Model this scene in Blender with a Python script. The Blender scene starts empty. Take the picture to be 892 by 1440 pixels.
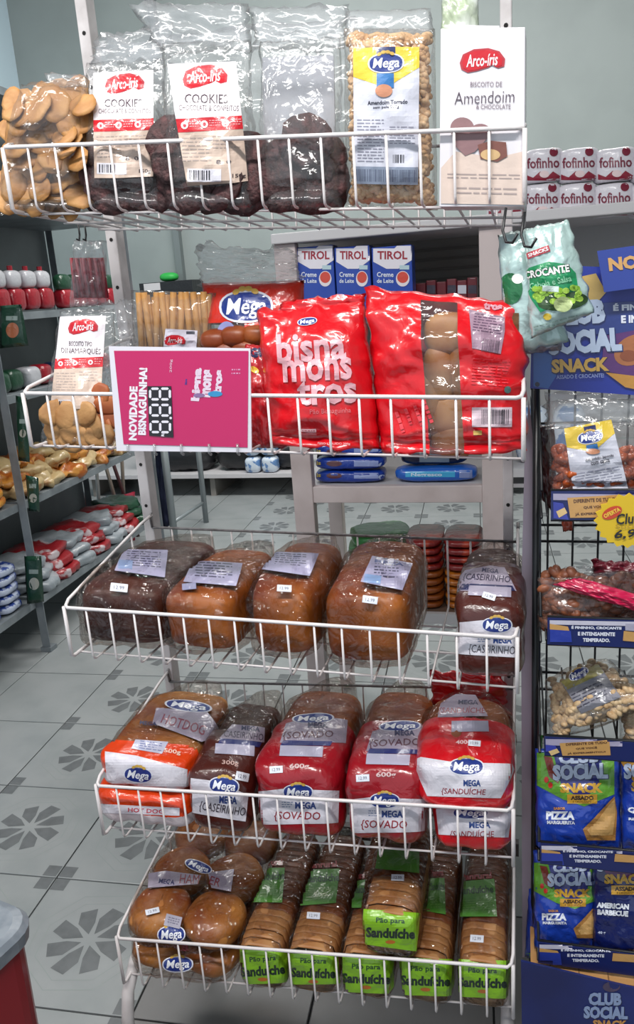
import bpy, bmesh, math, random
from mathutils import Vector, Matrix, noise
from mathutils.bvhtree import BVHTree
random.seed(7)
sc = bpy.context.scene
COL = sc.collection

# ------------------------------------------------------------------ camera
CAM = Vector((0.3691, -1.0663, 1.4409)); YAW, PIT, ROL, FPX = 0.2619, 0.2704, -0.0715, 1112.8563
FW = Vector((-math.sin(YAW)*math.cos(PIT), math.cos(YAW)*math.cos(PIT), -math.sin(PIT)))
_r = Vector((math.cos(YAW), math.sin(YAW), 0)); _u = _r.cross(FW)
RT = _r*math.cos(ROL) + _u*math.sin(ROL); UP = _u*math.cos(ROL) - _r*math.sin(ROL)
cd = bpy.data.cameras.new('camera'); co = bpy.data.objects.new('camera', cd); COL.objects.link(co)
cd.sensor_fit = 'VERTICAL'; cd.sensor_height = 24; cd.lens = FPX*24/1440; cd.clip_start = .02
co.matrix_world = Matrix(((RT.x, UP.x, -FW.x, CAM.x), (RT.y, UP.y, -FW.y, CAM.y), (RT.z, UP.z, -FW.z, CAM.z), (0, 0, 0, 1)))
sc.camera = co
# ------------------------------------------------------------------ world, lights, exposure
w = bpy.data.worlds.new('world'); sc.world = w; w.use_nodes = True
w.node_tree.nodes['Background'].inputs[0].default_value = (.80, .90, 1, 1)
w.node_tree.nodes['Background'].inputs[1].default_value = .62
def area(loc, size, power, tgt, col=(1, .98, .95)):
    l = bpy.data.lights.new('lamp_or_fill', 'AREA'); l.shape = 'RECTANGLE'; l.size, l.size_y = size; l.energy = power; l.color = col
    o = bpy.data.objects.new('lamp_or_fill_light', l); COL.objects.link(o); o.location = loc
    o.rotation_euler = (Vector(tgt)-Vector(loc)).to_track_quat('-Z', 'Y').to_euler(); return o
area((0.2, -0.9, 2.76), (1.5, .14), 40, (0.2, -.9, 0))
area((-1.3, -0.3, 2.76), (1.2, .14), 18, (-1.3, -.3, 0))
area((-1.2, 3.0, 3.8), (1.6, 1.2), 120, (-1.4, 4.2, 1.5))  # unseen fill light, added to brighten the back wall and far floor
area((0.9, 2.6, 3.8), (1.4, .8), 70, (0.9, 3.6, 1.0))  # second added fill for the far floor and wall, right side
vs = sc.view_settings; vs.view_transform = 'Standard'; vs.look = 'None'; vs.exposure = 0.35; vs.gamma = 1; vs.use_curve_mapping = False
cy = sc.cycles; cy.max_bounces = 24; cy.transparent_max_bounces = 40; cy.diffuse_bounces = 3; cy.glossy_bounces = 3
cy.transmission_bounces = 4; cy.use_denoising = True; cy.sample_clamp_indirect = 4; cy.caustics_reflective = False

# ------------------------------------------------------------------ geometry helpers
def ray(px, py): return (FW + RT*((px-446)/FPX) - UP*((py-720)/FPX))
def at(px, py, ax, val):
    d = ray(px, py); return CAM + d*((val-CAM[ax])/d[ax])
def sm(t): t = max(0, min(1, t)); return t*t*(3-2*t)
ORG = {}
def tag(o, label=None, cat=None, group=None, kind=None):
    for k, v in (('label', label), ('category', cat), ('group', group), ('kind', kind)):
        if v: o[k] = v
    return o
def thing(name, label, cat, loc, group=None):
    o = bpy.data.objects.new(name, None); COL.objects.link(o); o.location = loc; o.empty_display_size = .02
    ORG[o] = Vector(loc); return tag(o, label, cat, group)
class MB:
    def __init__(s): s.v = []; s.f = []; s.m = []
    def add(s, vs, fs, m=0):
        b = len(s.v); s.v += [Vector(v) for v in vs]; s.f += [tuple(i+b for i in f) for f in fs]; s.m += [m]*len(fs); return s
    def box(s, x0, x1, y0, y1, z0, z1, m=0, M=None):
        vs = [Vector((x, y, z)) for x in (x0, x1) for y in (y0, y1) for z in (z0, z1)]
        if M: vs = [M @ v for v in vs]
        return s.add(vs, [(0, 1, 3, 2), (4, 6, 7, 5), (0, 4, 5, 1), (2, 3, 7, 6), (0, 2, 6, 4), (1, 5, 7, 3)], m)
    def tube(s, pts, r, n=6, m=0):
        pts = [Vector(p) for p in pts]; vs = []; fs = []; k = len(pts); side = None
        for i, p in enumerate(pts):
            t = (pts[min(i+1, k-1)]-pts[max(i-1, 0)]).normalized()
            if side is None:
                side = t.cross(Vector((0, 0, 1)))
                if side.length < .1: side = t.cross(Vector((1, 0, 0)))
            side = (side - t*side.dot(t)).normalized(); b = t.cross(side)
            rr = r[i] if isinstance(r, (list, tuple)) else r
            for j in range(n):
                a = 2*math.pi*j/n; vs.append(p + (side*math.cos(a)+b*math.sin(a))*rr)
        for i in range(k-1):
            for j in range(n): fs.append((i*n+j, i*n+(j+1) % n, (i+1)*n+(j+1) % n, (i+1)*n+j))
        fs.append(tuple(range(n))[::-1]); fs.append(tuple((k-1)*n+j for j in range(n)))
        return s.add(vs, fs, m)
    def prism(s, poly, y0, y1, m=0):      # poly of (x,z)
        n = len(poly); vs = [(x, y0, z) for x, z in poly]+[(x, y1, z) for x, z in poly]
        return s.add(vs, [tuple(range(n)), tuple(range(2*n-1, n-1, -1))]+[(i, i+n, (i+1) % n+n, (i+1) % n) for i in range(n)], m)
    def xf(s, M): s.v = [M @ v for v in s.v]; return s
    def build(s, name, mats, parent=None, smooth=False, kind=None, org=None, bevel=0):
        if not isinstance(mats, (list, tuple)): mats = [mats]
        o0 = ORG[parent] if parent else (Vector(org) if org else Vector((0, 0, 0)))
        me = bpy.data.meshes.new(name); me.from_pydata([v-o0 for v in s.v], [], s.f)
        for m in mats: me.materials.append(m)
        me.polygons.foreach_set('material_index', s.m)
        if smooth: me.polygons.foreach_set('use_smooth', [True]*len(s.f))
        me.update(); o = bpy.data.objects.new(name, me); COL.objects.link(o)
        if parent: o.parent = parent
        else: o.location = o0
        ORG[o] = o0
        if bevel:
            b = o.modifiers.new('bevel', 'BEVEL'); b.width = bevel; b.segments = 2; b.limit_method = 'ANGLE'
        if kind: o['kind'] = kind
        return o
    def bvh(s): return BVHTree.FromPolygons(s.v, s.f)
def ref(src, name, parent, M):
    """another object on the mesh of src (built around its own origin)"""
    o = bpy.data.objects.new(name, src if isinstance(src, bpy.types.Mesh) else src.data); COL.objects.link(o)
    if parent: o.parent = parent; M = Matrix.Translation(-ORG[parent]) @ M
    o.matrix_basis = M; return o

# ------------------------------------------------------------------ materials
def lin(h):
    h = h.lstrip('#'); c = [int(h[i:i+2], 16)/255 for i in (0, 2, 4)]
    return tuple((x/12.92 if x <= .04045 else ((x+.055)/1.055)**2.4) for x in c)+(1,)
MC = {}
def mat(name, col, rough=.5, metal=0, coat=0, bump=None, mix=None, spec=.5, alpha=1, trans=0):
    if name in MC: return MC[name]
    m = bpy.data.materials.new(name); m.use_nodes = True; nt = m.node_tree; N = nt.nodes; L = nt.links; b = N['Principled BSDF']
    b.inputs['Base Color'].default_value = lin(col); b.inputs['Roughness'].default_value = rough; b.inputs['Metallic'].default_value = metal
    b.inputs['Coat Weight'].default_value = coat; b.inputs['Coat Roughness'].default_value = .08; b.inputs['Specular IOR Level'].default_value = spec
    b.inputs['Alpha'].default_value = alpha
    tc = N.new('ShaderNodeTexCoord')
    if mix:      # (colour, scale, lo, hi)
        nz = N.new('ShaderNodeTexNoise'); nz.inputs['Scale'].default_value = mix[1]; nz.inputs['Detail'].default_value = 5
        cr = N.new('ShaderNodeValToRGB'); cr.color_ramp.elements[0].position = mix[2]; cr.color_ramp.elements[1].position = mix[3]
        cr.color_ramp.elements[0].color = lin(col); cr.color_ramp.elements[1].color = lin(mix[0])
        L.new(tc.outputs['Object'], nz.inputs['Vector']); L.new(nz.outputs['Fac'], cr.inputs[0]); L.new(cr.outputs[0], b.inputs['Base Color'])
    if bump:
        n2 = N.new('ShaderNodeTexNoise'); n2.inputs['Scale'].default_value = bump[0]; n2.inputs['Detail'].default_value = 3
        if len(bump) > 2: n2.inputs['Distortion'].default_value = bump[2]
        bp = N.new('ShaderNodeBump'); bp.inputs['Strength'].default_value = bump[1]; bp.inputs['Distance'].default_value = .004
        L.new(tc.outputs['Object'], n2.inputs['Vector']); L.new(n2.outputs['Fac'], bp.inputs['Height'])
        L.new(bp.outputs[0], b.inputs['Normal'])
        if coat: L.new(bp.outputs[0], b.inputs['Coat Normal'])
    MC[name] = m; return m
def film(name, tint='#ffffff', lo=.05, hi=.55, rough=.13, bump=(45, .55), haze=.0, hazecol='#e8eaee', dist=.006):
    if name in MC: return MC[name]
    m = bpy.data.materials.new(name); m.use_nodes = True; nt = m.node_tree; N = nt.nodes; L = nt.links
    for n in list(N): N.remove(n)
    out = N.new('ShaderNodeOutputMaterial'); tr = N.new('ShaderNodeBsdfTransparent'); tr.inputs[0].default_value = lin(tint)
    gl = N.new('ShaderNodeBsdfGlossy'); gl.inputs['Roughness'].default_value = rough
    tc = N.new('ShaderNodeTexCoord'); nz = N.new('ShaderNodeTexNoise'); nz.inputs['Scale'].default_value = bump[0]; nz.inputs['Detail'].default_value = 2; nz.inputs['Distortion'].default_value = 1.2
    bp = N.new('ShaderNodeBump'); bp.inputs['Strength'].default_value = bump[1]; bp.inputs['Distance'].default_value = dist
    L.new(tc.outputs['Object'], nz.inputs['Vector']); L.new(nz.outputs['Fac'], bp.inputs['Height']); L.new(bp.outputs[0], gl.inputs['Normal'])
    lw = N.new('ShaderNodeLayerWeight'); lw.inputs['Blend'].default_value = .25; L.new(bp.outputs[0], lw.inputs['Normal'])
    mr = N.new('ShaderNodeMapRange'); mr.inputs['To Min'].default_value = lo; mr.inputs['To Max'].default_value = hi
    L.new(lw.outputs['Fresnel'], mr.inputs['Value'])
    mx = N.new('ShaderNodeMixShader'); L.new(mr.outputs[0], mx.inputs[0]); L.new(gl.outputs[0], mx.inputs[2])
    if haze:
        df = N.new('ShaderNodeBsdfDiffuse'); df.inputs[0].default_value = lin(hazecol); m2 = N.new('ShaderNodeMixShader'); m2.inputs[0].default_value = haze
        L.new(tr.outputs[0], m2.inputs[1]); L.new(df.outputs[0], m2.inputs[2]); L.new(m2.outputs[0], mx.inputs[1])
    else: L.new(tr.outputs[0], mx.inputs[1])
    L.new(mx.outputs[0], out.inputs[0]); MC[name] = m; return m
def ink(c, name=None, coat=.5): return mat(name or 'print_'+c.lstrip('#'), c, .35, coat=coat, bump=(60, .25))
WR = (38, .75, .8)
FILM = film('clear_film', '#fbfbfa', hi=.42, haze=.045)
FILMH = film('hazy_film', '#fbfbfb', lo=.05, hi=.35, haze=.13, bump=(26, .6))
FILMD = film('bread_film', '#f2ede9', lo=.05, hi=.45, rough=.05, bump=(30, 1.0), dist=.02)
WHITEM = mat('white_wire_enamel', '#dcd6d6', .35, bump=(300, .1)); RUSTY = mat('grey_worn_enamel', '#8b8788', .5, mix=('#5b5553', 60, .4, .75))
BLACKM = mat('black_wire', '#15171b', .4); GREYM = mat('grey_steel', '#6b7175', .45, .4, mix=('#4c5256', 14, .4, .7))
POSTM = mat('white_painted_post', '#cfcaca', .5, mix=('#aaa3a2', 18, .45, .8))
WHITE, NAVY, RED, LILAC = '#e9e6ea', '#14286e', '#cf1020', '#b5b0c8'
REDF = mat('red_printed_film', '#c90f1c', .3, coat=.6, bump=WR); WINE = mat('dark_red_film', '#98111f', .3, coat=.6, bump=WR)
BREAD_O = mat('orange_crust', '#7d3610', .42, mix=('#c47630', 9, .36, .7), bump=(50, .3)); BREAD_D = mat('dark_crust', '#3d1c16', .45, mix=('#5a2a1a', 12, .4, .7), bump=(50, .3))
BUN = mat('bun_crust', '#8b461e', .42, mix=('#c98a45', 8, .36, .66), bump=(60, .2))
CRUMB = mat('pale_crumb', '#c9a27a', .8, mix=('#ab7c50', 30, .4, .75), bump=(200, .4)); CRUST = mat('brown_slice_crust', '#4f2411', .45, mix=('#9a5d33', 16, .4, .75))
COOKIE = mat('chocolate_cookie', '#352021', .7, mix=('#5a3636', 90, .45, .7), bump=(160, .9)); ROLL = mat('sweet_roll', '#96561f', .5, mix=('#cfa068', 12, .35, .7))
BISC = mat('golden_biscuit', '#a4703a', .6, mix=('#c08f56', 25, .4, .7), bump=(120, .3)); BISC2 = mat('pale_biscuit', '#b08453', .65, mix=('#96683a', 25, .4, .7), bump=(120, .3))

# ------------------------------------------------------------------ prints: flat ink laid onto a surface
TXT = {}
def text_mesh(s, bold, shear, space):
    k = (s, bold, shear, space)
    if k not in TXT:
        c = bpy.data.curves.new('lettering', 'FONT'); c.body = s; c.size = 1; c.offset = bold; c.shear = shear; c.resolution_u = 2; c.space_character = space
        o = bpy.data.objects.new('lettering', c); COL.objects.link(o); dg = bpy.context.evaluated_depsgraph_get(); me = o.evaluated_get(dg).to_mesh()
        vs = [v.co.copy() for v in me.vertices]; fs = [tuple(p.vertices) for p in me.polygons]; o.evaluated_get(dg).to_mesh_clear()
        bpy.data.objects.remove(o); bpy.data.curves.remove(c)
        xs = [v.x for v in vs]; ys = [v.y for v in vs]; x0, x1, y0, y1 = min(xs), max(xs), min(ys), max(ys)
        TXT[k] = ([((v.x-x0), (v.y-y0)) for v in vs], fs, x1-x0, y1-y0)
    return TXT[k]
class Print:
    """inks a target surface; shapes are given in photograph pixels around (px,py) and laid on by a parallel projection"""
    def __init__(s, tgt, parent, px, py, eps=.0007, step=3.8, maxd=None):
        s.bvh = tgt.bvh() if isinstance(tgt, MB) else tgt; s.parent = parent; s.c = (px, py); s.eps = eps; s.step = step
        d = ray(px, py).normalized(); h = s.bvh.ray_cast(CAM, d)
        s.O = h[0] if h[0] else None; s.d = d; s.out = {}; s.layer = 0; s.maxd = maxd
        if s.O is None: return
        z = (s.O-CAM).dot(FW); s.k = z/FPX
        # axes of the picture plane made parallel to it: shear-free frame facing the viewer
        s.ax = RT*s.k; s.ay = -UP*s.k
    def pt(s, x, y, lay):
        o = s.O + s.ax*(x-s.c[0]) + s.ay*(y-s.c[1]) - s.d*.5
        h = s.bvh.ray_cast(o, s.d)
        if not h[0]: return None
        n = h[1] if h[1].dot(s.d) < 0 else -h[1]
        return h[0] + n*.0002 - s.d*(s.eps*.6+.00038*lay)
    def _put(s, pts, fs, col, name, tube=False):
        if s.O is None: return
        bm = bmesh.new(); bv = [bm.verts.new((x, y, 0)) for x, y in pts]
        for f in fs:
            try: bm.faces.new([bv[i] for i in f])
            except ValueError: pass
        xs = [p[0] for p in pts]; ys = [p[1] for p in pts]; bb = (min(xs), min(ys), max(xs), max(ys))
        if not hasattr(s, 'bbs'): s.bbs = []
        L_ = 1+max([l for b, l, q in s.bbs if q != s.layer and b[0] < bb[2] and bb[0] < b[2] and b[1] < bb[3] and bb[1] < b[3]], default=0)
        s.bbs.append((bb, L_, s.layer))
        for a, lo, hi in ((0, min(xs), max(xs)), (1, min(ys), max(ys))):
            k = math.floor(lo/s.step)+1
            while k*s.step < hi:
                co_ = [0, 0, 0]; co_[a] = k*s.step; no = [0, 0, 0]; no[a] = 1
                bmesh.ops.bisect_plane(bm, geom=bm.verts[:]+bm.edges[:]+bm.faces[:], plane_co=co_, plane_no=no, dist=1e-5); k += 1
        bmesh.ops.triangulate(bm, faces=bm.faces[:])
        bm.verts.ensure_lookup_table(); P = [s.pt(v.co.x, v.co.y, L_) for v in bm.verts]; bm.verts.index_update()
        key = (name, col if isinstance(col, str) else col.name, 0 if name in ('fine_print', 'barcode', 'digit_segment', 'pea_picture') else len(s.out)); mb = s.out.setdefault(key, (MB(), col))[0]
        F = [tuple(v.index for v in f.verts) for f in bm.faces]
        F = [f for f in F if all(P[i] is not None for i in f)]
        if s.maxd: F = [f for f in F if max((P[a]-P[b]).length for a in f for b in f) < s.maxd]
        idx = {}; V = []
        for f in F:
            for i in f:
                if i not in idx: idx[i] = len(V); V.append(P[i])
        mb.add(V, [tuple(idx[i] for i in f) for f in F]); bm.free()
    def poly(s, pts, col, name='label', up=1):
        s.layer += up; s._put(pts, [tuple(range(len(pts)))], col, name); return s
    def rect(s, x0, y0, x1, y1, col, name='label', up=1, rot=0):
        cx, cy_ = (x0+x1)/2, (y0+y1)/2
        return s.poly([s._r(x, y, cx, cy_, rot) for x, y in ((x0, y0), (x1, y0), (x1, y1), (x0, y1))], col, name, up)
    def _r(s, x, y, cx, cy_, rot):
        c, n = math.cos(math.radians(rot)), math.sin(math.radians(rot)); x -= cx; y -= cy_
        return (cx+x*c-y*n, cy_+x*n+y*c)
    def ell(s, cx, cy_, rx, ry, col, name='logo', rot=0, n=22, up=1, p=1.0):
        pts = []
        for i in range(n):
            a = 2*math.pi*i/n; c, q = math.cos(a), math.sin(a)
            pts.append(s._r(cx+rx*math.copysign(abs(c)**p, c), cy_+ry*math.copysign(abs(q)**p, q), cx, cy_, rot))
        return s.poly(pts, col, name, up)
    def text(s, t, cx, cy_, w, h, col, rot=0, bold=.0, shear=0, name='lettering', up=1, arch=0, space=1):
        pts, fs, tw, th = text_mesh(t, bold, shear, space)
        s.layer += up; q = []
        for x, y in pts:
            X = (x/tw-.5); Y = -(y/th-.5)*h + arch*(X*X*4-.5); q.append(s._r(cx+X*w, cy_+Y, cx, cy_, rot))
        s._put(q, fs, col, name); return s
    def fine(s, x0, y0, x1, y1, n, col='#8c8894', rot=0, name='fine_print', th=.35):
        cx, cy_ = (x0+x1)/2, (y0+y1)/2; s.layer += 1; hh = (y1-y0)/n
        for i in range(n):
            x = x0; y = y0+i*hh; e = x1-random.random()*.25*(x1-x0)*(i % 3 == 2)
            while x < e:
                L = min(e-x, random.uniform(.08, .28)*(x1-x0)); ps = [s._r(a, b, cx, cy_, rot) for a, b in ((x, y), (x+L, y), (x+L, y+hh*th), (x, y+hh*th))]
                s._put(ps, [(0, 1, 2, 3)], col, name); x += L+.02*(x1-x0)+1
        return s
    def barcode(s, x0, y0, x1, y1, col='#24222c', rot=0):
        cx, cy_ = (x0+x1)/2, (y0+y1)/2; s.layer += 1; x = x0
        while x < x1:
            L = random.choice((.7, 1.1, 1.8)); ps = [s._r(a, b, cx, cy_, rot) for a, b in ((x, y0), (x+L, y0), (x+L, y1), (x, y1))]
            s._put(ps, [(0, 1, 2, 3)], col, 'barcode'); x += L+random.choice((.8, 1.2, 1.9))
        return s
    def oval(s, cx, cy_, rx, ry, rot=0, wheat=True):      # navy oval brand mark
        s.ell(cx, cy_, rx*1.1, ry*1.16, '#dcdde8', rot=rot, p=.9); s.ell(cx, cy_, rx, ry, '#16307f', rot=rot, p=.85)
        s.text('Mega', cx, cy_+ry*.14, rx*1.62, ry*1.5, '#eef0f6', rot=rot, bold=.018, shear=.2, name='lettering')
        if wheat:
            for i, (dx, dy) in enumerate(((-.38, -1.05), (-.13, -1.25), (.13, -1.25), (.38, -1.05))):
                x, y = s._r(cx+dx*rx, cy_+dy*ry, cx, cy_, rot); s.ell(x, y, rx*.16, ry*.2, '#c9a24a', rot=rot-25+i*15, n=8)
        return s
    def arco(s, cx, cy_, k, rot=0):      # red blob brand mark
        sh = [(-28, 2), (-24, -8), (-10, -14), (8, -15), (22, -11), (29, -2), (28, 7), (20, 9), (14, 5), (8, 8), (-6, 12), (-18, 14), (-26, 10)]
        s.poly([s._r(cx+x*k*1.1, cy_+y*k*1.14, cx, cy_, rot) for x, y in sh], '#b4303a', 'logo'); s.poly([s._r(cx+x*k*.98, cy_+y*k*.98, cx, cy_, rot) for x, y in sh], '#c40f22', 'logo')
        s.text('Arco-íris', cx, cy_-1*k, 44*k, 17*k, '#f2e9ec', rot=rot-3, bold=.015, shear=.3); return s
    def sticker(s, cx, cy_, w=22, h=12, rot=5):
        s.rect(cx-w/2, cy_-h/2, cx+w/2, cy_+h/2, '#dfe3ee', 'price_sticker', rot=rot); s.text('12.99', cx, cy_, w*.6, h*.45, '#55586c', rot=rot, name='lettering'); return s
    def done(s):
        for (name, _, _k), (mb, col) in s.out.items():
            if mb.f: mb.build(name, ink(col) if isinstance(col, str) else col, s.parent, kind='stuff' if name in ('fine_print', 'barcode', 'pea_picture', 'digit_segment') else None)

# ------------------------------------------------------------------ shape builders
def cube_sphere(seg):
    mp = {}; V = []; F = []
    def vid(p):
        k = tuple(round(c, 5) for c in p)
        if k not in mp: mp[k] = len(V); V.append(Vector(p))
        return mp[k]
    for ax in range(3):
        for sg in (-1, 1):
            for i in range(seg):
                for j in range(seg):
                    q = []
                    for a, b in ((i, j), (i+1, j), (i+1, j+1), (i, j+1)):
                        c = [0, 0, 0]; c[ax] = sg; c[(ax+1) % 3] = math.tan((2*a/seg-1)*math.pi/4); c[(ax+2) % 3] = math.tan((2*b/seg-1)*math.pi/4); q.append(vid(c))
                    F.append(tuple(q) if sg > 0 else tuple(q[::-1]))
    return V, F
CS = {}
def blob(c, size, n=4, seg=12, amp=0, freq=20, M=None, deform=None, m=0, seed=0, mb=None, nz=None, ridge=0):
    if seg not in CS: CS[seg] = cube_sphere(seg)
    V, F = CS[seg]; out = []
    for d in V:
        if nz:
            a = (abs(d.x)**n+abs(d.y)**n)**(1/n); l = (a**nz+abs(d.z)**nz)**(1/nz)
        else: l = (abs(d.x)**n+abs(d.y)**n+abs(d.z)**n)**(1/n)
        p = d/l
        if deform: p = deform(p)
        q = Vector((p.x*size[0]/2, p.y*size[1]/2, p.z*size[2]/2))
        if amp: q += d.normalized()*amp*noise.noise(q*freq+Vector((seed*3.1, seed*1.7, seed)))*1.6
        if ridge: q += d.normalized()*ridge*(.5-abs(noise.noise(Vector((q.x*38, q.y*16+q.x*14, q.z*30))+Vector((seed*5.1, 0, 0)))))*2
        q = (M @ q) if M else q
        out.append(q+Vector(c))
    mb = mb or MB(); mb.add(out, F, m); return mb
BOX4 = lambda q: q
def pouch(q, Yt, Yb, T, gfn=None, fexp=.5, nu=26, nv=34, wr=.0025, seed=0, back=.8, matfn=None, edge=.002, lean=None):
    """a filled bag: q = TL, TR, BR, BL corners of its face; stands at depth Yt (top) / Yb (bottom)"""
    C = [at(q[0][0], q[0][1], 1, Yt), at(q[1][0], q[1][1], 1, Yt), at(q[2][0], q[2][1], 1, Yb), at(q[3][0], q[3][1], 1, Yb)]
    nrm = ((C[1]-C[0]).cross(C[3]-C[0])).normalized()
    if nrm.y > 0: nrm = -nrm
    gfn = gfn or (lambda v: max(0, math.sin(math.pi*min(1, max(0, v))))**.5)
    mb = MB(); S = {}
    for side in (1, -1):
        for j in range(nv+1):
            for i in range(nu+1):
                u, v = i/nu, j/nv
                if side < 0 and (i in (0, nu) or j in (0, nv)): S[(side, i, j)] = S[(1, i, j)]; continue
                p = C[0]*(1-u)*(1-v)+C[1]*u*(1-v)+C[2]*u*v+C[3]*(1-u)*v
                f = max(0, math.sin(math.pi*u))**fexp*gfn(v); e = noise.noise(Vector((u*5, v*7, seed*2.3)))
                e2 = noise.noise(Vector((u*9+v*5, v*16-u*6, seed+9)))
                p = p + nrm*side*(T*(1 if side > 0 else back)*f*(1+.12*e))+nrm*(wr*(e*1.2+e2*1.1)*(1 if 0 < i < nu else .3))
                p += Vector((noise.noise(Vector((v*9, seed, i == 0)))*edge*(abs(u-.5)*2)**4, 0, noise.noise(Vector((u*8, seed+4, j == 0)))*edge*(abs(v-.5)*2)**4))
                S[(side, i, j)] = len(mb.v); mb.v.append(p)
    for side in (1, -1):
        for j in range(nv):
            for i in range(nu):
                f = (S[(side, i, j)], S[(side, i, j+1)], S[(side, i+1, j+1)], S[(side, i+1, j)])
                mb.f.append(f if side > 0 else f[::-1]); mb.m.append(matfn((i+.5)/nu, (j+.5)/nv, side) if matfn else 0)
    mb.C = C; mb.nrm = nrm; return mb
def disc(r, t, n=14, wob=.08, seed=0, ry=None):
    ry = ry or r; vs = []; rings = ((.0, 1), (.75, 1), (1, .35), (1, -.35), (.75, -1), (0, -1))
    idx = []; V = []; F = []
    for k, (a, z) in enumerate(rings):
        if a == 0: V.append(Vector((0, 0, z*t/2))); idx.append([len(V)-1]); continue
        row = []
        for i in range(n):
            an = 2*math.pi*i/n; w_ = 1+wob*noise.noise(Vector((math.cos(an)*2, math.sin(an)*2, seed))); row.append(len(V)); V.append(Vector((r*a*w_*math.cos(an), ry*a*w_*math.sin(an), z*t/2)))
        idx.append(row)
    for i in range(n):
        j = (i+1) % n; F.append((idx[0][0], idx[1][i], idx[1][j]))
        for k in (1, 2, 3): F.append((idx[k][i], idx[k+1][i], idx[k+1][j], idx[k][j]))
        F.append((idx[5][0], idx[4][j], idx[4][i]))
    return MB().add(V, F)
def mesh_of(mb, name, mats, smooth=True):
    me = bpy.data.meshes.new(name); me.from_pydata(mb.v, [], mb.f)
    for m in (mats if isinstance(mats, list) else [mats]): me.materials.append(m)
    me.polygons.foreach_set('material_index', mb.m)
    if smooth: me.polygons.foreach_set('use_smooth', [True]*len(mb.f))
    me.update(); return me
def face_rot(tilt=0, spin=0, turn=0):      # disc facing the viewer (its axis along -y), tilted back
    return Matrix.Rotation(turn, 4, 'Z') @ Matrix.Rotation(math.pi/2-tilt, 4, 'X') @ Matrix.Rotation(spin, 4, 'Z')

# ================================================================== SETTING
def setting(mb, name, m, **k): o = mb.build(name, m, **k); o['kind'] = 'structure'; return o
TH = .054; OX, OY, T = -1.5488, .0347, .3746
TILE = mat('glazed_tile', '#989c9d', .3, mix=('#8a9091', 6, .4, .7)); TGREY = mat('tile_grey_pattern', '#6c7072', .35, mix=('#5f6365', 30, .4, .7)); TLINE = mat('tile_fine_lines', '#8e9694', .3)
fl = setting(MB().box(-4.6, 2.6, -2.6, 5.4, -.08, -.005), 'floor', mat('dark_grout', '#2b2d2e', .9))
ORG[fl] = Vector((0, 0, 0))
def tile_mb(deco):
    e = .0022; mb = MB(); h = .005; B = .0018
    o = [(e, e), (T-e, e), (T-e, T-e), (e, T-e)]; i4 = [(e+B, e+B), (T-e-B, e+B), (T-e-B, T-e-B), (e+B, T-e-B)]
    vs = [(x, y, -.006) for x, y in o]+[(x, y, -.001) for x, y in o]+[(x, y, 0) for x, y in i4]
    fs = []
    for i in range(4): j = (i+1) % 4; fs += [(i, j, j+4, i+4), (i+4, j+4, j+8, i+8)]
    fs.append((8, 9, 10, 11)); mb.add(vs, fs, 0)
    if deco:
        c = T/2
        for k in range(8):
            a = math.radians(22.5+45*k+8); L = .102 if k % 2 else .098
            P = lambda r, t: (c+r*math.cos(a)-t*math.sin(a), c+r*math.sin(a)+t*math.cos(a), .0003)
            mb.add([P(.018, 0), P(.05, -.018), P(L-.004, -.029), P(L, 0.012), P(.062, .021)], [(0, 1, 2, 3, 4)], 1)
        s_ = .043
        for sx in (0, 1):
            for sy in (0, 1):
                x0, x1 = (e+B, s_) if not sx else (T-s_, T-e-B); y0, y1 = (e+B, s_) if not sy else (T-s_, T-e-B)
                mb.add([(x0, y0, .0003), (x1, y0, .0003), (x1, y1, .0003), (x0, y1, .0003)], [(0, 1, 2, 3)], 1)
        for k in range(8):
            a, b = math.radians(45*k+30), math.radians(45*k+75)
            for R_ in (.122, .15):
                p, q = (c+R_*math.cos(a), c+R_*math.sin(a)), (c+R_*math.cos(b), c+R_*math.sin(b)); r2 = R_+.0022
                mb.add([(*p, .0002), (*q, .0002), (c+r2*math.cos(b), c+r2*math.sin(b), .0002), (c+r2*math.cos(a), c+r2*math.sin(a), .0002)], [(0, 1, 2, 3)], 2)
    return mb
TM = {d: mesh_of(tile_mb(d), 'tile', [TILE, TGREY, TLINE], False) for d in (0, 1)}; TM[2] = mesh_of(tile_mb(0), 'tile', mat('plain_shaded_tile', '#7d7c7c', .35, mix=('#747372', 8, .4, .7)), False)  # last mesh: undecorated tile, its grey darkened for the shadow under the rack
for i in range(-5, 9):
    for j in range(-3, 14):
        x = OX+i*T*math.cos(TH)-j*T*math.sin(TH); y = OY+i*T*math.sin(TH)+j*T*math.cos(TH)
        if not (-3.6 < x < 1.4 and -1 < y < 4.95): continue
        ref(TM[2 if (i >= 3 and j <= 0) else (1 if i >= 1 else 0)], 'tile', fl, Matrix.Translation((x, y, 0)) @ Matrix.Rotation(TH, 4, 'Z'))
WALLM = mat('grey_green_wall_paint', '#8d9695', .6, mix=('#868f8e', 3, .4, .7)); CEILM = mat('ceiling_paint', '#b8bcbc', .8)
setting(MB().box(-4.2, 2.6, 5.2, 5.3, -.05, 4), 'wall_back', WALLM)
setting(MB().box(-3.64, -3.52, -2.6, 5.2, -.05, 4), 'wall_left', mat('pale_blue_wall_paint', '#c6dbe6', .6))
setting(MB().box(2.2, 2.3, -2.6, 5.2, -.05, 4), 'wall_right', WALLM)
setting(MB().box(-3.6, 2.3, -2.6, 5.2, 3.9, 4.0), 'ceiling', CEILM)
setting(MB().box(-3.5, 2.2, 5.17, 5.2, 0, .14), 'baseboard_back', mat('dark_baseboard', '#4a4644', .6))
setting(MB().box(-2.32, -2.27, 5.14, 5.2, .14, 3.9), 'trim_1', mat('grey_wall_strip', '#6d7677', .5))

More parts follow.
